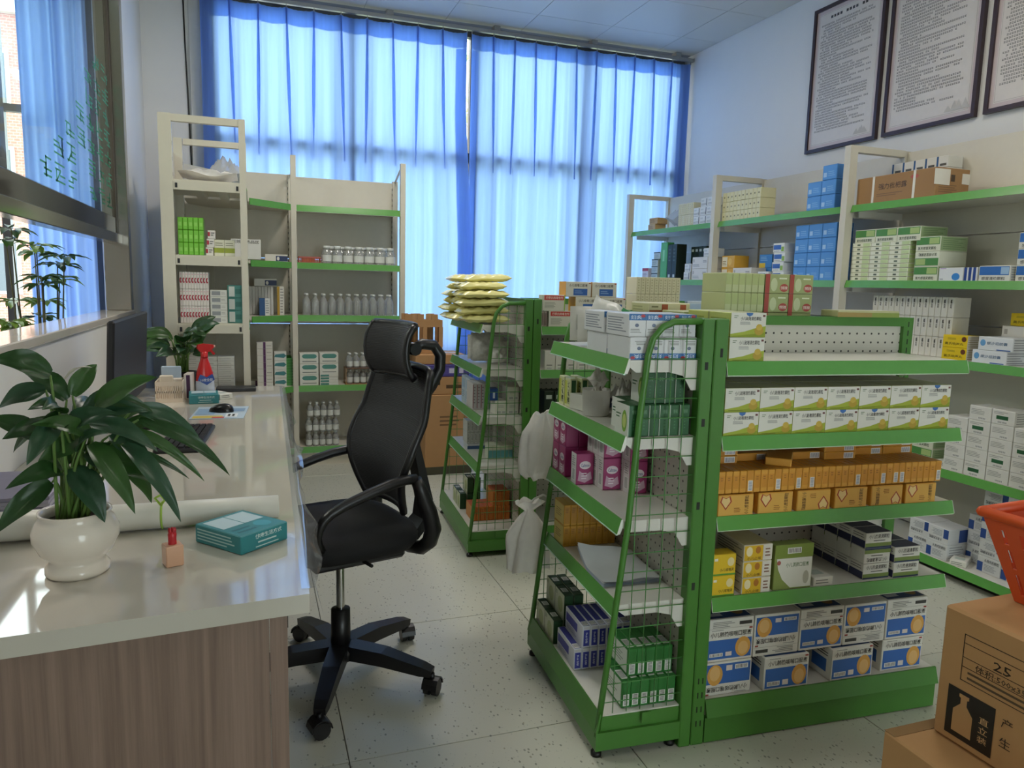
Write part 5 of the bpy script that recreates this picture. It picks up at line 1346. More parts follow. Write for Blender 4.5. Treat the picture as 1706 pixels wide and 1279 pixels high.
# ---- bottles
def bottle_proto(name, prof, cap, label_band, m=CLEARB, capm=None):
    t = bpy.data.objects.new(name, None)
    mb = MB(); mb.lathe(prof, m, 12); a = mb.mesh('body')
    mb = MB(); r, z0, z1 = cap; mb.lathe([(0, z1), (r, z1), (r, z0), (0, z0)][::-1], capm or mat('#cfd3d0', .3), 10); b = mb.mesh('cap')
    c = None
    if label_band:
        r, z0, z1 = label_band; mb = MB(); mb.lathe([(r, z0), (r, z1)], mat('#d5d8d4', .5), 12); c = mb.mesh('paper_label')
    bpy.data.objects.remove(t)
    return name, a, b, c
def bottle(pr, x, y, z, label, group, s=1.):
    name, a, b, c = pr
    t = thing(name, label, 'bottle', (x, y, z), random.uniform(0, 6), group); t.scale = (s, s, s)
    link('body', a, t); link('cap', b, t)
    if c: link('paper_label', c, t)
JAR = bottle_proto('jar_bottle', [(0, 0), (.03, 0), (.032, .006), (.032, .062), (.027, .078), (.021, .086), (.021, .1)], (.0225, .092, .112), (.0326, .015, .055))
TALL = bottle_proto('tall_bottle', [(0, 0), (.026, 0), (.028, .006), (.028, .09), (.024, .108), (.012, .128), (.011, .142)], (.013, .138, .156), None)
SMALL = bottle_proto('small_bottle', [(0, 0), (.021, 0), (.0225, .005), (.0225, .062), (.018, .076), (.009, .088), (.009, .097)], (.011, .094, .108), (.0229, .012, .05))
for j in range(2):
    for i in range(7 - j):
        bottle(JAR, .512 + i * .0765 + j * .038, 5.535 + j * .078, S2, 'clear jar bottle with paper label in the ' + ('front' if j == 0 else 'rear') + ' row on the second shelf', 'jar bottles, ' + ('front' if j == 0 else 'rear') + ' row', 1.14)
for j in range(2):
    for i in range(11): bottle(TALL, .37 + i * .0595, 5.52 + j * .07, S3, 'tall clear bottle in the double row on the third shelf', 'tall bottles on the third shelf')
tr = thing('bottle_tray', 'brown two tier tray holding small clear bottles on the fourth shelf', 'tray', (.82, 5.56, S4))
mb = MB(); mb.box((-.18, -.07, 0), (.18, .07, .004), CARD); mb.box((-.18, -.07, .118), (.18, .07, .123), mat('#7a5f4c', .7)); 
for x in (-.18, .176): mb.box((x, .05, .004), (x + .004, .07, .118), CARD); mb.box((x, -.07, .004), (x + .004, -.05, .118), CARD)
mb.build('deck', tr)
for k in range(2):
    for j in range(2):
        for i in range(7): bottle(SMALL, .672 + i * .0495, 5.525 + j * .055, S4 + (.0045 if k == 0 else .1235), 'small labelled clear bottle in the tray lower tier' if k == 0 else 'small labelled clear bottle in the tray upper tier', 'small bottles in the lower tier' if k == 0 else 'small bottles in the upper tier')
for k in range(3):
    for j in range(2):
        for i in range(5): bottle(SMALL, .375 + i * .048 + (.01 if k == 2 else 0), 5.52 + j * .05, S5 + k * .1085, 'small clear bottle in the shrink packs on the bottom shelf', 'small bottles in shrink packs')
# teal pill boxes
rows('teal_pill_box', FL, .312, 5.485, S4, 1, 1, 3, 'white carton with teal pill shape in the left stack of three', 'teal pill stack of three', 'teal_pill_box')
rows('teal_pill_flat', FL, .452, 5.485, S4, 1, 1, 4, 'flat white and teal carton in the stack below two teal pill cartons', 'flat teal cartons', 'flat_teal_box')
rows('teal_pill_box', FL, .452, 5.485, S4 + .0812, 1, 1, 2, 'white carton with teal pill shape on the flat teal cartons', 'teal pill pair', 'teal_pill_box')
# red basket with orange card box
rb = thing('small_basket', 'small red plastic basket on the second shelf', 'basket', (.39, 5.54, S2))
mb = MB(); mb.box((-.075, -.05, 0), (.075, .05, .003), mat('#b3625a', .5)); mb.build('bottom', rb)
mb = MB(); RM = mat('#b3625a', .5)
for (a, b, c, d) in ((-.075, -.05, .075, -.048), (-.075, .048, .075, .05), (-.075, -.048, -.073, .048), (.073, -.048, .075, .048)):
    mb.box((a, b, .038), (c, d, .046), RM); mb.box((a, b, .003), (c, d, .008), RM)
    n = 14 if c - a > .1 else 9
    for i in range(n + 1):
        x = a + (c - a) * i / n if c - a > .1 else a; y = b if c - a > .1 else b + (d - b) * i / n
        mb.box((x, y, .008), (x + .003, y + .003, .038), RM)
mb.build('wall', rb)
put('orange_card_box', FL, .385, 5.54, S2 + .0035, 'orange carton lying in the small red basket', None, name='orange_box', tilt=.0)

# ================================================================= CARTONS BEHIND THE CHAIR
def ship(name, x, y, z, w, d, h, rz, label, cat='carton', m=CARD, band=None, txt=None):
    t = thing(name, label, cat, (x, y, z), rz)
    mb = MB(); mb.bbox((-w / 2, -d / 2, 0), (w / 2, d / 2, h), m, .004)
    if txt: prints(mb, 'F', w, d, h, txt)
    mb.build('body', t)
    mb = MB(); mb.box((-w / 2 + .002, -.022, h + .0003), (w / 2 - .002, .022, h + .0009), mat('#b9955f', .25, name='packing_tape')); mb.box((-w / 2 - .0008, -.022, h * .6), (-w / 2 - .0003, .022, h), mat('#b9955f', .25)); mb.build('packing_tape', t)
    return t
ship('shipping_carton', 1.30, 5.18, 0, .34, .36, .572, .0, 'tall plain brown shipping carton on the floor behind the office chair', txt=[('r', .0, .0, 1, .1, '#4a4a3c'), ('l', .3, .6, .8, .75, '#7a5c40', 3)])
ship('shipping_carton', 1.27, 5.18, .5735, .36, .34, .125, .0, 'low brown carton with dark printed marks on the tall plain carton', txt=[('r', .52, .35, .85, .55, '#5b4630'), ('r', .25, .55, .4, .8, '#2d2418')])
ship('shipping_carton', 1.26, 5.18, .70, .37, .34, .085, .0, 'flat purple and white printed carton in the stack behind the chair', m=mat('#4a3f86', .6), txt=[('r', .05, .2, .95, .8, '#5a4f98'), ('r', .4, .3, .5, .7, '#c9c4dc'), ('r', .6, .3, .7, .7, '#c9c4dc'), ('r', .8, .3, .88, .7, '#c9c4dc')])
ship('shipping_carton', 1.24, 5.18, .787, .36, .32, .068, .0, 'flat brown carton directly under the die cut cardboard tray')
# die-cut tray standing on top
dt = thing('cardboard_tray', 'die cut brown cardboard tray with openings standing on the carton stack', 'cardboard tray', (1.14, 5.17, .857))
mb = MB()
def bar(a, b, w, dy=0.): mb.rod([(a[0], dy, a[1]), (b[0], dy, b[1])], .012, w, CARD, (0, 0, 1) if abs(b[0] - a[0]) > abs(b[1] - a[1]) else (1, 0, 0))
for dy in (-.06, .06):
    mb.box((-.15, dy - .006, 0), (.13, dy + .006, .045), CARD)
    mb.box((-.15, dy - .006, .185), (.13, dy + .006, .235), CARD)
    for x in (-.15, -.01, .105): mb.box((x, dy - .006, .045), (x + .028, dy + .006, .185), CARD)
    for x in (-.14, -.05, .05): mb.box((x, dy - .006, .235), (x + .045, dy + .006, .275), CARD)
    for x in (-.122, .018): mb.prism([(x, .045), (x + .03, .045), (x, .08)], dy - .006, dy + .006, CARD, 1)
    for x in (-.01, .105): mb.prism([(x, .045), (x, .08), (x - .03, .045)], dy - .006, dy + .006, CARD, 1)
mb.box((-.15, -.054, 0), (-.142, .054, .235), CARD); mb.box((.122, -.054, 0), (.13, .054, .235), CARD)
mb.box((-.142, -.054, 0), (.122, .054, .008), CARD)
for x in (-.06, .05): mb.tube([(x, 0, .008), (x, 0, .275)], .028, CARD2, 12)
mb.build('body', dt)

# ================================================================= NEAR BROWN CARTONS AND BASKET
KR = mat('#b58a5c', .7, var=.05, scale=12, name='kraft_board'); KI = '#2e2015'
bt = thing('shipping_carton', 'lower brown carton with a turned up flap beneath the bottle pictogram carton', 'carton', (1.385 + .20, .97, 0), 0)
mb = MB(); mb.bbox((-.205, -.27, 0), (.205, .255, .336), KR, .004)
mb.build('body', bt)
mb = MB(); mb.box((-.203, .225, .3362), (.2, .255, .3375), mat('#8a6a44', .8)); mb.build('flap', bt)
upc = thing('shipping_carton', 'large brown carton printed with a bottle pictogram under the orange basket', 'carton', (1.497 + .19, 1.195 - .27, .338), rad(1.5))
w_, d_, h_ = .38, .54, .312
mb = MB(); mb.bbox((-w_ / 2, -d_ / 2, 0), (w_ / 2, d_ / 2, h_), KR, .006)
T2 = ['r', 't']
def fr(u0, v0, u1, v1, c, t=.004):
    return [('r', u0, v0, u1, v0 + t * 1.6, c), ('r', u0, v1 - t * 1.6, u1, v1, c), ('r', u0, v0, u0 + t, v1, c), ('r', u1 - t, v0, u1, v1, c)]
PR = fr(.10, .50, .80, .85, KI)
for v in (.78, .675, .605): PR.append(('r', .10, v, .80, v + .005, KI))
PR += [('t', .232, .69, .305, .755, KI, '25'), ('t', .16, .612, .47, .665, '#4a3a28', '体积:500x350x310'), ('l', .13, .515, .72, .595, '#5a4632', 2),
       ('p', .055, .06, .262, .43, '#1a140f', [(0, 0), (1, 0), (1, 1), (0, 1)]),
       ('p', .085, .10, .172, .40, '#b58a5c', [(.0, .0), (1, 0), (1, .55), (.66, .75), (.66, .9), (.75, .92), (.75, 1), (.25, 1), (.25, .92), (.34, .9), (.34, .75), (0, .55)]),
       ('t', .20, .265, .24, .315, '#cfa876', '直'), ('t', .20, .195, .24, .245, '#cfa876', '立'), ('t', .20, .125, .24, .175, '#cfa876', '装'),
       ('t', .29, .33, .335, .40, KI, '产'), ('t', .29, .19, .335, .26, KI, '生')]
prints(mb, 'L', w_, d_, h_, PR)
mb.build('body', upc)
mb = MB(); mb.box((-w_ / 2 + .003, -.025, h_ + .0003), (w_ / 2 - .003, .025, h_ + .001), mat('#a8845a', .3)); mb.build('packing_tape', upc)

bs_ = thing('shopping_basket', 'orange plastic shopping basket on the large brown carton', 'basket', (1.775, 1.02, .6505), rad(4))
ORB = mat('#d8572a', .4, name='orange_basket_plastic')
bw0, bd0, bw1, bd1, bh = .105, .14, .165, .20, .205
def side(P0, P1, Q0, Q1, n):
    """slatted trapezoid side between bottom edge P0-P1 and top edge Q0-Q1"""
    mb = MB(); P0, P1, Q0, Q1 = map(Vector, (P0, P1, Q0, Q1))
    nrm = (P1 - P0).cross(Q0 - P0).normalized() * .002
    def L(u, v): return (P0.lerp(P1, u)).lerp(Q0.lerp(Q1, u), v)
    def patch(u0, v0, u1, v1):
        a = [L(u0, v0), L(u1, v0), L(u1, v1), L(u0, v1)]
        vs = [p - nrm for p in a] + [p + nrm for p in a]
        mb.add(vs, [(3, 2, 1, 0), (4, 5, 6, 7), (0, 1, 5, 4), (1, 2, 6, 5), (2, 3, 7, 6), (3, 0, 4, 7)], ORB)
    patch(0, 0, 1, .1); patch(0, .34, 1, .4); patch(0, .62, 1, .68); patch(0, .84, 1, 1)
    for (a, b) in ((.1, .34), (.4, .62), (.68, .84)):
        for i in range(n): patch((i + .0) / n, a, (i + .72) / n if i < n - 1 else 1, b)
    return mb.build('side', bs_)
c0 = [(-bw0, -bd0, .002), (bw0, -bd0, .002), (bw0, bd0, .002), (-bw0, bd0, .002)]; c1 = [(-bw1, -bd1, bh), (bw1, -bd1, bh), (bw1, bd1, bh), (-bw1, bd1, bh)]
for i in range(4): side(c0[i], c0[(i + 1) % 4], c1[i], c1[(i + 1) % 4], 9 if i % 2 else 8)
mb = MB(); mb.box((-bw0, -bd0, 0), (bw0, bd0, .004), ORB); mb.build('bottom', bs_)
mb = MB(); ring = c1 + [c1[0]]
for a, b in zip(ring, ring[1:]): mb.tube([a, b], .013, ORB, 8)
for p in c1:
    mb.lathe([(0, -.013), (.009, -.009), (.013, 0), (.009, .009), (0, .013)], ORB, 8, p)
mb.build('rim', bs_)
mb = MB(); mb.lathe([(0, 0), (.045, 0), (.046, .13), (.03, .132), (.03, .1)], mat('#d9c0c8', .5), 18); o = tag(mb.build('paper_roll'), 'pale pink paper roll standing in the orange basket', 'roll'); o.location = (1.745, 1.06, .7355)
mb = MB(); mb.lathe([(0, 0), (.05, 0), (.05, .078), (0, .078)], mat('#cfcac4', .6), 14); o = tag(mb.build('storage_tin'), 'round grey tin lying beneath the pink roll in the basket', 'tin'); o.location = (1.745, 1.06, .6555)

# ================================================================= FRAMED NOTICES
def notice(y0, y1, z0, z1, label, seed):
    t = thing('framed_notice', label, 'framed notice', (RW, (y0 + y1) / 2, z0), -pi / 2, 'framed notices on the wall')
    w, h = abs(y0 - y1), z1 - z0
    mb = MB(); m = mat('#3a2a30', .35, name='dark_frame_wood'); b = .022
    mb.box((-w / 2, -.028, 0), (w / 2, -.002, b), m); mb.box((-w / 2, -.028, h - b), (w / 2, -.002, h), m); mb.box((-w / 2, -.028, b), (-w / 2 + b, -.002, h - b), m); mb.box((w / 2 - b, -.028, b), (w / 2, -.002, h - b), m)
    mb.build('frame', t)
    mb = MB(); mb.box((-w / 2 + b, -.016, b), (w / 2 - b, -.004, h - b), mat('#cfc0c0', .35)); mb.box((-w / 2 + .045, -.0165, .045), (w / 2 - .045, -.0162, h - .045), mat('#dcd6d0', .3)); sh = mb.build('sheet', t)
    mb = MB(); rr = random.Random(seed); TI = mat('#4b4848', .6)
    def P(a, c): return (a, -.0172, c)
    for (x0, x1) in ((-w / 2 + .05, w / 2 - .05),):
        for (a, c, d, e) in ((x0, .05, x1, .052), (x0, h - .052, x1, h - .05), (x0, .05, x0 + .002, h - .05), (x1 - .002, .05, x1, h - .05)):
            mb.add([P(a, c), P(d, c), P(d, e), P(a, e)], [(0, 1, 2, 3)], mat('#b5aca8', .5))
    z = h - .09
    s = .013
    for k in range(12): mb.add([P(-.16 + k * .027, z), P(-.16 + k * .027 + .019, z), P(-.16 + k * .027 + .019, z + .017), P(-.16 + k * .027, z + .017)], [(0, 1, 2, 3)], TI) if k % 5 != 4 else None
    z -= .035
    while z > .12:
        n = rr.choice((34, 34, 34, 30, 22, 12)); x = -w / 2 + .07 + (.02 if rr.random() < .3 else 0)
        for k in range(n):
            if x + s > w / 2 - .065: break
            if rr.random() < .07: x += s; continue
            mb.add([P(x, z), P(x + s * .72, z), P(x + s * .72, z + .0032), P(x, z + .0032)], [(0, 1, 2, 3)], TI)
            mb.add([P(x, z + .0062), P(x + s * .72, z + .0062), P(x + s * .72, z + .0088), P(x, z + .0088)], [(0, 1, 2, 3)], TI)
            x += s
        z -= .0172
    for k in range(7):
        a = rr.uniform(w / 2 - .2, w / 2 - .08); mb.add([(a, -.0176 - .0003 * k, .06), (a + .05, -.0176 - .0003 * k, .06), (a + .025, -.0176 - .0003 * k, .06 + rr.uniform(.02, .06))], [(0, 1, 2)], mat('#c4c0bb', .5))
    mb.build('print', sh)
notice(4.365, 3.744, 2.305, 3.25, 'dark framed printed notice hanging nearest to the blue curtain', 21)
notice(3.693, 3.069, 2.305, 3.25, 'dark framed printed notice hanging between the two others', 22)
notice(3.018, 2.394, 2.305, 3.25, 'dark framed printed notice hanging farthest from the blue curtain', 23)

# ================================================================= BAGS
YB = mat('#e6e09c', .18, var=.12, scale=14, name='yellow_plastic_bag')
protos = []
for sd in range(5):
    mb = pillow(.235 + .02 * (sd % 2), .150, .037, 30 + sd, YB, 40, .15, .002, 9); me = mb.mesh('yellow_bag'); protos.append(me)
rr = random.Random(5)
n = 0
for lay, (cnt, y0, dy) in enumerate(((4, .125, .174), (4, .14, .174), (4, .12, .174), (4, .11, .174), (3, .14, .176), (2, .19, .18))):
    for i in range(cnt):
        o = link('yellow_bag', protos[(n * 3 + lay) % 5]); n += 1
        x, y = FN2.w(-.178 - rr.uniform(-.006, .055), y0 + i * dy + rr.uniform(-.004, .004))
        o.location = (x, y, E1 + .006 + lay * .0395); o.rotation_euler = (rr.uniform(-.015, .015), -.03 + rr.uniform(-.015, .015), rr.uniform(-.14, .14) + DG)
        tag(o, 'crumpled pale yellow plastic packet in the ' + ('bottom', 'second', 'third', 'fourth', 'fifth', 'top')[lay] + ' layer of the far rack heap', 'plastic packet', 'heap of yellow packets, layer ' + ('one', 'two', 'three', 'four', 'five', 'six')[lay])
SIL = mat('#d6d5d2', .25, 0., var=.3, scale=60, name='silver_grey_film')
for i, (gx_, gy_, w, h) in enumerate(((-.142, .30, .165, .14), (-.142, .36, .165, .145), (-.142, .42, .165, .13), (-.10, .22, .10, .11))):
    mb = pillow(w, h, .05, 50 + i, SIL, 16, .3); o = mb.build('silver_packet'); x, y = FN2.w(gx_, gy_)
    o.location = (x, y + .025, E2 + h / 2 + .010); o.rotation_euler = (pi / 2 - .05, 0, DG)
    tag(o, 'silver grey printed plastic packet standing on the far end rack', 'plastic packet', 'silver grey packets')
# white packets on the near rack top and bags on its second deck
WP = mat('#d8d8d2', .3, var=.06, scale=20, name='white_plastic_pack')
for i, (gx_, gy_, w, h, tl, lab) in enumerate(((-.15, .56, .15, .115, .1, 'white plastic gauze packet upright at the far side of the rack top'), (-.145, .48, .16, .105, .2, 'white plastic gauze packet leaning behind the tilted one'), (-.15, .40, .15, .11, .55, 'tilted white plastic packet with green corner on the rack top'))):
    mb = pillow(w, h, .055, 70 + i, WP, 16, .2)
    o = thing('gauze_packet', lab, 'plastic packet', (*FN.w(gx_, gy_), E1 + h / 2 + (.03 if i == 2 else .012)), DG); o.rotation_euler = (pi / 2 - tl * .5, (.45 if i == 2 else 0), DG)
    mb.build('body', o)
    mb = MB()
    if i == 2: mb.add([(.0, h * .12, .062), (.075, h * .1, .045), (.07, h * .48, .036), (.02, h * .46, .044)], [(0, 1, 2, 3)], mat('#2f8a50', .4))
    else: mb.add([(-.06, -.02, .052), (-.02, -.02, .06), (-.02, .03, .06), (-.06, .03, .052)], [(0, 1, 2, 3)], mat('#9aa09a', .5))
    mb.build('printed_label', o)
tub = thing('plastic_tub', 'clear plastic tub holding crumpled bags on the near rack second deck', 'tub', (*FN.w(-.185, .375), E2), DG)
mb = MB(); mb.lathe([(0, .001), (.04, .001), (.042, .004), (.046, .085), (.048, .085)], BAG, 18); mb.build('wall', tub)
for i, (gx_, gy_, z, s) in enumerate(((-.185, .375, .004, .06), (-.14, .262, .0, .085), (-.095, .36, .0, .085), (-.183, .375, .06, .062))):
    mb = pillow(s, s * .8, s * .75, 90 + i, BAG, 12, .6, .004); o = mb.build('crumpled_bag'); x, y = FN.w(gx_, gy_)
    o.location = (x, y, E2 + z + .03); o.rotation_euler = (.0, .0, i)
    tag(o, ['crumpled clear bag stuffed in the plastic tub', 'crumpled white bag beside the dark green cartons', 'crumpled clear bag at the rack back panel', 'white bag top sticking out of the plastic tub'][i], 'plastic bag')
put('navy_white_box', FN, -.14, .50, E2, 'cream and navy carton behind the plastic tub', None, name='navy_white_box', rot=.3)

def hang_bag(name, label, c, h, r0, seed, knot, hook):
    rr = random.Random(seed); ph = [rr.uniform(0, 6) for _ in range(5)]
    def f(u, v):
        a = 2 * pi * u; z = -h * (1 - v)
        k = 1 - v
        if knot: prof = .18 + .82 * min(1, max(0, (k - .16) / .35)) ** .7 if k > .16 else .18 + .5 * max(0, .12 - k) / .12
        else: prof = .45 + .55 * min(1, k * 3.5) if k < .9 else 1 - (k - .9) * 3
        w = r0 * prof * (1 + .13 * sin(3 * a + ph[0] + 5 * k) + .10 * sin(7 * a + ph[1] + 2 * k) + .07 * sin(12 * a + 7 * k + ph[2]))
        return (w * cos(a), w * .55 * sin(a), z + .006 * sin(5 * a + ph[3]))
    mb = MB(); mb.grid(f, 40, 24, BAG)
    o = thing(name, label, 'plastic bag', c, DG)
    mb.build('body', o)
    mb = MB(); mb.tube([(0, 0, -.012), (hook[0] * .3, hook[1] * .3, .012), (hook[0] * .8, hook[1] * .8, hook[2] + .004), hook], .004, BAG, 6); mb.build('hanging_loop', o)
    return o
hang_bag('hanging_bag', 'bundle of white carrier bags hanging high from the end rack corner', (*FN.w(-.245, .738), .885), .245, .070, 3, False, (.033, -.074, .02))
hang_bag('hanging_bag', 'knotted white carrier bag hanging low from the end rack corner', (*FN.w(-.290, .722), .560), .262, .080, 9, True, (.047, -.058, .03))

# grey folded sheets on the fourth deck of the near rack
sh = thing('folded_sheets', 'curled grey folded sheets lying on the end rack fourth deck', 'paper', (*FN.w(-.135, .24), E4), DG)
for k in range(3):
    def pap(u, v):
        x = -.098 + u * .19; y = -.10 + v * .22
        cur = .05 * max(0, (v - .55)) ** 1.5 * 3 * (1 - u * .8) + .02 * max(0, .25 - u) * 4 * (1 - v) * 0
        return (x - .02 * max(0, .2 - u), y, .003 + k * .006 + cur + .006 * sin(u * 4 + k) ** 2 * (1 if k else 0))
    mb = MB(); mb.grid(pap, 14, 12, mat(('#b9c2cf', '#d9dbde', '#d4d6d8')[k], .5)); mb.build('sheet', sh)

# ================================================================= DESK THINGS
GL, SOIL = mat('#e0d6c8', .12, var=.05, scale=9, spec=.6, name='glazed_cream_ceramic'), mat('#2a2019', .95, name='potting_soil')
LEAF = [leaf_mat('lily_leaf_a', '#1d3d1a', '#31562a'), leaf_mat('lily_leaf_b', '#2a4c20', '#446a33'), leaf_mat('lily_leaf_c', '#22432a', '#3c5f44')]
STEM = mat('#5f7f3a', .5, name='lily_stem')
def blade(p0, p1, w, sag, m, seed, nu=6, nv=12, side=None):
    """lance shaped leaf from p0 to p1, bowed by sag, folded along its rib"""
    p0, p1 = Vector(p0), Vector(p1); d = p1 - p0; L = d.length; t = d.normalized()
    rr = random.Random(seed)
    s = side if side is not None else t.cross(Vector((0, 0, 1)))
    if s.length < .2: s = Vector((1, 0, 0))
    s.normalize(); nrm = s.cross(t).normalized()
    if nrm.z < 0: nrm = -nrm
    ph = rr.uniform(0, 6)
    def f(u, v):
        k = v
        c = p0.lerp(p1, k) + nrm * (4 * sag * L * k * (1 - k)) - Vector((0, 0, 1)) * L * .10 * k ** 3
        wd = w * (max(0, sin(pi * min(1, (k * .93 + .05)) ** .72)) ** .9) if k < .995 else .0004
        wd = max(wd, .0004)
        q = (u - .5) * 2
        return c + s * q * wd / 2 * 1.0 + nrm * (abs(q) ** 1.3 * wd * .17 + .05 * wd * sin(q * 6 + k * 9 + ph)) + nrm * (.03 * L * sin(k * 7 + ph) * .25)
    mb = MB(); mb.grid(f, nu, nv, m)
    return mb
def lily(loc, leaves, label, pot, sc=1., extra=0, seed=1):
    t = thing('potted_plant', label, 'plant', loc)
    p = pot(t)
    rr = random.Random(seed)
    zr = .115 * sc
    for i, (a, b, w) in enumerate(leaves):
        base = Vector((rr.uniform(-.03, .03) * sc, rr.uniform(-.03, .03) * sc, zr))
        a = Vector(a); b = Vector(b)
        mid = base.lerp(a, .55) + Vector((0, 0, .03 * sc))
        pts = [base, base.lerp(mid, .5) + Vector((0, 0, .012)), mid, mid.lerp(a, .6) + Vector((0, 0, .008)), a]
        mb = MB(); mb.tube(pts, [.0036 * sc, .0034 * sc, .003 * sc, .0026 * sc, .002 * sc], STEM, 6); st = mb.build('stem', t)
        view = Vector((-.35, 1.64, -.3)).normalized()
        sd = None
        tt = (b - a).normalized(); s = tt.cross(Vector((.25, -.75, .62))); sd = s if s.length > .2 else None
        blade(a, b, w, .10 + rr.uniform(-.03, .05), LEAF[i % 3], seed * 50 + i, side=sd).build('leaf', t)
    return t
def cream_pot(t):
    mb = MB()
    mb.lathe([(0, .0), (.054, .0), (.0585, .006), (.0585, .016), (.052, .024), (.048, .03), (.066, .048), (.078, .075), (.0785, .092), (.070, .112), (.062, .121), (.0665, .127), (.066, .131), (.0605, .129), (.058, .118), (.062, .105)], GL, 40); mb.build('pot', t)
    mb = MB(); mb.lathe([(0, .108), (.061, .108)], SOIL, 24); mb.build('soil', t)
LV = [((-0.028, -0.006, 0.404), (-0.125, -0.02, 0.447), 0.062), ((0.051, -0.012, 0.341), (0.165, -0.04, 0.415), 0.056), ((0.115, 0.015, 0.332), (0.235, 0.05, 0.262), 0.054), ((0.122, 0.0, 0.309), (0.293, 0.0, 0.203), 0.040), ((0.1, -0.009, 0.293), (0.244, -0.03, 0.198), 0.030), ((0.096, -0.021, 0.265), (0.2, -0.07, 0.127), 0.045), ((0.103, 0.0, 0.248), (0.213, 0.0, 0.192), 0.018), ((0.039, -0.027, 0.269), (0.121, -0.09, 0.154), 0.052), ((0.005, -0.018, 0.221), (0.063, -0.06, 0.129), 0.065), ((-0.034, -0.015, 0.192), (-0.122, -0.05, 0.12), 0.053), ((0.04, -0.03, 0.291), (-0.042, -0.1, 0.336), 0.046), ((-0.041, 0.009, 0.373), (-0.128, 0.03, 0.346), 0.053), ((-0.059, 0.0, 0.28), (-0.14, 0.0, 0.331), 0.05), ((0.089, 0.009, 0.215), (0.136, 0.03, 0.134), 0.036), ((0.039, -0.018, 0.31), (0.162, -0.06, 0.268), 0.048), ((0.001, -0.03, 0.331), (-0.035, -0.1, 0.288), 0.05), ((0.003, 0.018, 0.359), (0.041, 0.06, 0.426), 0.046), ((0.021, 0.024, 0.321), (0.097, 0.08, 0.373), 0.046), ((-0.032, 0.024, 0.311), (-0.122, 0.08, 0.248), 0.046), ((0.062, 0.015, 0.234), (0.082, 0.05, 0.174), 0.044),
      ((0.0, -.02, .30), (.09, -.05, .345), .05), ((-.03, -.01, .30), (-.10, -.06, .30), .05), ((.02, .0, .27), (-.05, -.05, .245), .05), ((.07, .0, .28), (.15, -.02, .22), .05), ((-.01, .03, .35), (-.09, .07, .41), .05), ((.04, .02, .30), (.13, .07, .33), .05), ((.03, -.02, .25), (.10, -.05, .20), .05), ((0, .01, .24), (-.07, .03, .19), .05)]
LV = [(a, b, w * .86) for a, b, w in LV]
rr = random.Random(31)
for i in range(18):
    an = rr.uniform(0, 2 * pi); h0 = rr.uniform(.20, .36); r0 = rr.uniform(.02, .09); l = rr.uniform(.09, .15); dp = rr.uniform(-.5, .45)
    p0 = Vector((cos(an) * r0, sin(an) * r0 * .8, h0)); p1 = p0 + Vector((cos(an) * l * cos(dp), sin(an) * l * cos(dp) * .8, l * sin(dp)))
    if p1.x < -.16: continue
    LV.append((tuple(p0), tuple(p1), rr.uniform(.03, .044)))
pl = lily((-.345, 1.645, TOP), LV, 'leafy peace lily in a glossy cream ceramic pot on the desk', cream_pot)
mb = blade((-.005, 0, .395), (.045, -.01, .425), .018, .1, mat('#d8cfc0', .5, name='lily_flower'), 5); mb.build('flower', pl)
# second plant
def tray_pot(t):
    mb = MB(); mb.lathe([(0, 0), (.06, 0), (.075, .09), (.078, .11), (.07, .11), (.066, .095)], mat('#2c2a2a', .5), 20); mb.build('pot', t)
    mb = MB(); mb.lathe([(0, .09), (.066, .09)], SOIL, 16); mb.build('soil', t)
rr = random.Random(17); LV2 = []
for i in range(26):
    a = rr.uniform(0, 2 * pi); e = rr.uniform(.2, 1.2); R_ = rr.uniform(.14, .20) * (.55 if 4.4 < a else 1)
    b0 = Vector((cos(a) * .06, sin(a) * .04, .20 + .12 * rr.random())); b1 = b0 + Vector((cos(a) * R_ * cos(e * .6), sin(a) * R_ * cos(e * .6), R_ * .9 * (e - .55)))
    LV2.append((tuple(b0), tuple(b1), rr.uniform(.055, .078)))
lily((-.35, 4.17, TOP), LV2, 'dark green peace lily in a black pot at the far desk end', tray_pot, .95, seed=4)

# schefflera in the hall
sf = thing('potted_plant', 'tall umbrella plant in the hall behind the glass partition', 'plant', (-1.17, 5.0, 0))
mb = MB(); mb.lathe([(0, 0), (.13, 0), (.17, .34), (.15, .34), (.14, .3), (0, .3)], mat('#8a5a42', .7), 20); mb.build('pot', sf)
rr = random.Random(23); SL = [leaf_mat('umbrella_leaf_a', '#2c4a24', '#4d7038'), leaf_mat('umbrella_leaf_b', '#5b7c34', '#8fae4e')]
for k in range(16):
    a = rr.uniform(0, 2 * pi); top = Vector((cos(a) * rr.uniform(.02, .17), sin(a) * rr.uniform(.05, .35), rr.uniform(1.0, 1.55)))
    if k == 0: top = Vector((-.12, .0, 1.6))
    mb = MB(); mb.tube([(0, 0, .3), (top.x * .4, top.y * .4, .75), (top.x * .8, top.y * .8, 1.0), tuple(top)], [.008, .007, .005, .003], mat('#4a4a30', .7), 6); mb.build('stem', sf)
    for q in range(9):
        b = q * 2 * pi / 9 + rr.random(); l = rr.uniform(.10, .16)
        p1 = top + Vector((cos(b) * l, sin(b) * l, -.02 + rr.uniform(-.03, .03)))
        blade(top + (p1 - top) * .2, p1, .05, .06, SL[k % 2], k * 10 + q, 4, 6).build('leaf', sf)

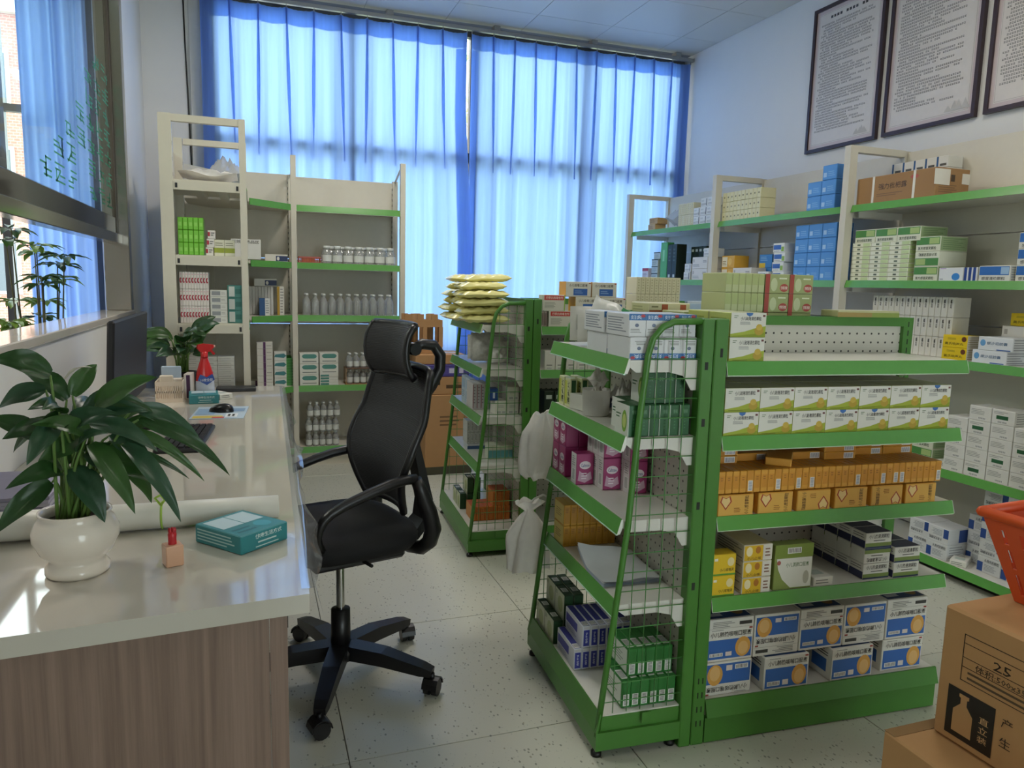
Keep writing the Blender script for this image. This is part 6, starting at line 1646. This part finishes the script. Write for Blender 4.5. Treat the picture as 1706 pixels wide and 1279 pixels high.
# white paper roll tied with green string
rl = thing('paper_roll', 'long white paper roll tied with green string across the desk', 'roll', (0, 0, TOP))
pa, pb = Vector((-.62, 1.872, .0366)), Vector((.052, 1.902, .0306))
mb = MB(); mb.tube([pa, pa.lerp(pb, .33), pa.lerp(pb, .66), pb], [.034, .033, .0305, .028], mat('#dcdad0', .45, name='white_roll_paper'), 28); mb.build('roll', rl)
mb = MB(); c = pa.lerp(pb, .605); mb.tube([c + Vector((0, .0318 * cos(t), .0318 * sin(t))) for t in [i * pi / 10 for i in range(21)]], .0025, mat('#9fc24a', .6), 6, cap=False)
mb.tube([c + Vector((0, -.02, .03)), c + Vector((.01, -.03, .045)), c + Vector((.0, -.025, .055)), c + Vector((.018, -.02, .075))], .003, mat('#9fc24a', .6), 6)
mb.tube([c + Vector((0, -.02, .03)), c + Vector((-.012, -.028, .05)), c + Vector((.008, -.025, .06))], .003, mat('#9fc24a', .6), 6); mb.build('string', rl)
# lipstick shaped eraser
lp = thing('lipstick_toy', 'small peach bottle with red lipstick top on the desk', 'ornament', (-.168, 1.637, TOP), .35)
mb = MB(); mb.bbox((-.0175, -.0175, 0), (.0175, .0175, .045), mat('#d8a98a', .3, name='peach_plastic'), .002); mb.build('body', lp)
mb = MB(); mb.lathe([(.0085, .045), (.0085, .060), (.009, .066), (.007, .072), (0, .073)], mat('#b8242c', .3, name='red_wax'), 12); 
for q in range(5): mb.lathe([(0, .066), (.003, .07), (.0026, .078), (0, .080)], mat('#b8242c', .3, name='red_wax'), 6, (.0055 * cos(q * 1.257), .0055 * sin(q * 1.257), 0))
mb.build('tip', lp)
# teal boxes
TE = '#2f8288'
def teal(name, loc, rz, label, s=1.):
    carton(name, .132 * s, .155 * s, .042 * s, TE, F=[('t', .3, .6, .86, .86, '#d5e4e2', '健康生活方式'), ('l', .35, .3, .8, .5, '#bcd6d4', 1), ('l', .3, .1, .85, .24, '#bcd6d4', 1)],
       L=[('l', .05, .15, .92, .85, '#a9ccca', 4)], T=[('r', .08, .45, .5, .92, '#b9cfd6'), ('r', .52, .45, .92, .92, '#b9cfd6'), ('c', .55, .12, .85, .4, '#3a97a8'), ('l', .1, .1, .5, .35, '#1f6a74', 2)])
    o = link('health_box', CT[name][0]); o.location = loc; o.rotation_euler.z = rz
    tag(o, label, 'box')
teal('health_box_a', (-.033, 1.752, TOP + .0005), rad(40), 'teal and white medicine box lying beside the paper roll')
teal('health_box_b', (-.232, 3.85, TOP + .0005), rad(4), 'teal and white medicine box lying below the red spray bottle')
# monitor
mo = thing('monitor', 'black computer monitor turned away beside the white partition wall', 'monitor', (-.475, 3.30, TOP), rad(0))
mb = MB(); mb.bbox((-.012, -.50, .10), (.012, .34, .445), mat('#1d1c20', .5), .006); mb.prism([(-.013, -.25), (-.05, -.15), (-.05, .12), (-.013, .22)], .16, .38, mat('#1d1c20', .5)); o = mb.build('screen', mo); o.rotation_euler = (0, rad(3), 0)
mb = MB(); mb.rod([(-.02, 0, .006), (-.03, 0, .12), (-.035, 0, .22)], .06, .02, BLACK, (1, 0, 0)); mb.build('neck', mo)
mb = MB(); mb.bbox((-.12, -.14, 0), (.09, .14, .010), BLACK, .003); mb.build('foot', mo)
# keyboard
kb = thing('keyboard', 'black computer keyboard lying on the desk behind the plant', 'keyboard', (-.24, 2.93, TOP), rad(86))
mb = MB(); mb.bbox((-.22, -.075, 0), (.22, .075, .016), mat('#26262b', .4), .004); mb.build('body', kb)
mb = MB()
for r in range(6):
    for c in range(19): mb.box((-.212 + c * .0224, -.066 + r * .0222, .016), (-.194 + c * .0224, -.048 + r * .0222, .0225), mat('#17171a', .5))
mb.build('keys', kb)['kind'] = 'stuff'
mb = MB()
def mouse(u, v):
    a = 2 * pi * u; r = sin(pi * v / 2)
    return (.032 * r * cos(a), .055 * r * sin(a), .002 + .034 * cos(pi * v / 2) ** .8 * (1 - .25 * sin(a) * r))
mb.grid(mouse, 20, 8, mat('#141416', .3)); mb.lathe([(0, .001), (.03, .001), (.03, .004)], BLACK, 16)
o = tag(mb.build('computer_mouse'), 'black computer mouse on a blue printed mouse mat', 'mouse'); o.location = (-.14, 3.52, TOP + .0035); o.rotation_euler.z = rad(70)
mp = thing('mouse_mat', 'pale blue printed mouse mat at the desk edge', 'mouse mat', (-.145, 3.50, TOP), rad(-4))
mb = MB(); mb.bbox((-.11, -.15, 0), (.11, .16, .003), mat('#b5c6d4', .5), .001); mb.build('mat', mp)
mb = MB(); E_ = .0033
for (x0, y0, x1, y1, c) in ((-.10, -.14, .02, -.08, '#d9c25e'), (-.02, -.145, .03, -.11, '#c0504a'), (.03, -.12, .08, -.03, '#e4e7e8'), (-.10, -.05, -.02, .1, '#8fb0cc'), (.04, .02, .1, .1, '#7f9ab8'), (.04, -.10, .05, -.05, INK), (.058, -.10, .068, -.05, INK)):
    mb.add([(x0, y0, E_), (x1, y0, E_), (x1, y1, E_), (x0, y1, E_)], [(0, 1, 2, 3)], mat(c, .5)); E_ += .0001
mb.build('print', mp)
# spray bottle
sb = thing('spray_bottle', 'red and white trigger spray cleaner bottle on the desk', 'spray bottle', (-.235, 4.03, TOP), rad(20))
def body(prof, m):
    mb = MB(); vs, fs = [], []
    mb.lathe(prof, m, 24); mb.v = [(x, y * .62, z) for x, y, z in mb.v]; return mb
RED = mat('#c92a2c', .25, name='red_spray_plastic')
mb = body([(0, 0), (.044, 0), (.046, .006), (.046, .06), (.044, .08)], mat('#c9cfdc', .25)); mb.build('body_base', sb)
mb = body([(.044, .08), (.040, .12), (.030, .155), (.020, .185), (.017, .20), (0, .201)], RED); mb.build('body_shoulder', sb)
mb = MB(); mb.add([(-.042, -.024, .085), (0, -.031, .06), (.042, -.024, .085), (.03, -.026, .115), (0, -.030, .1), (-.03, -.026, .115)], [(0, 1, 4, 5), (1, 2, 3, 4)], mat('#2f4f9c', .4))
vs, fs = text_geo('10效全能'); mb.add([(-.030 + a * .06, -.0318, .078 + b * .016) for a, b in vs], fs, mat('#e6e6ea', .5)); mb.build('printed_label', sb)
mb = MB(); mb.lathe([(.017, .20), (.018, .226), (0, .227)], RED, 16); mb.prism([(-.02, .226), (.022, .226), (.03, .236), (.045, .246), (.044, .262), (.0, .268), (-.03, .262), (-.034, .245)], -.012, .012, RED, 1); mb.build('spray_head', sb)
mb = MB(); mb.rod([(.03, 0, .244), (.036, 0, .228), (.05, 0, .212)], .012, .006, RED, (0, 1, 0)); mb.build('trigger', sb)
mb = MB(); mb.box((.045, -.007, .248), (.054, .007, .260), mat('#e0b0a8', .3)); mb.build('nozzle', sb)
# pen basket with papers
pb_ = thing('desk_basket', 'cream plastic desk basket of papers beside the monitor', 'basket', (-.385, 3.93, TOP))
CB_ = mat('#d9c8b4', .5); mb = MB(); mb.box((-.06, -.09, 0), (.06, .09, .004), CB_); mb.build('bottom', pb_)
mb = MB()
for (a, b, c, d) in ((-.06, -.09, .06, -.087), (-.06, .087, .06, .09), (-.06, -.087, -.057, .087), (.057, -.087, .06, .087)):
    mb.box((a, b, .08), (c, d, .10), CB_); mb.box((a, b, .004), (c, d, .02), CB_); mb.box((a, b, .045), (c, d, .055), CB_)
    L_x = c - a > .1; n = 12 if L_x else 16
    for i in range(n + 1):
        x, y = (a + (c - a - .004) * i / n, b) if L_x else (a, b + (d - b - .004) * i / n)
        mb.box((x, y, .02), (x + .004 if L_x else c, y + .003 if L_x else y + .004, .08), CB_)
mb.build('wall', pb_)
for i, (x, y, w, d, h, c, lab) in enumerate(((-.385, 3.985, .09, .012, .155, '#aebfd0', 'pale blue rounded card standing in the desk basket'), (-.40, 3.90, .06, .02, .12, '#ddd0bd', 'cream folded carton standing in the desk basket'), (-.36, 3.945, .055, .03, .10, '#d6cdbf', 'ivory packet standing in the desk basket'))):
    mb = MB(); mb.bbox((-w / 2, -d / 2, 0), (w / 2, d / 2, h), mat(c, .5), .004); o = tag(mb.build('card_packet'), lab, 'packet'); o.location = (x, y, TOP + .0055)
carton('purple_edge_box', .032, .10, .125, '#dcd4cc', F=[('r', .35, .04, .9, .96, '#4a2a4e')]); put('purple_edge_box', FL, -.305, 3.98, TOP + .0005, 'white carton with dark purple side standing by the spray bottle', None, name='purple_edge_box', rot=-.1)
put('white_flat_box', FL, -.165, 3.95, TOP + .0005, 'small white folded slip carton beside the teal box', None, rot=.6)
# dark document box by second plant
mb = MB(); mb.bbox((-.10, -.05, 0), (.10, .05, .02), DARK, .003); o = tag(mb.build('card_reader'), 'flat dark card reader on the desk below the shelf stacks', 'card reader'); o.location = (-.09, 4.2, TOP + .0005)
# grey paper stack at the desk's left
mb = MB()
for k in range(8): mb.box((-.10 + .003 * (k % 3), -.14 + .002 * (k % 2), .0005 + k * .009), (.10 + .002 * (k % 2), .14, .0085 + k * .009), mat(('#a9a5b4', '#8b8799', '#b5b2bf')[k % 3], .6))
o = thing('document_stack', 'stack of grey folders on the desk behind the cream pot', 'folders', (-.57, 2.12, TOP)); f = mb.build('folders', o)
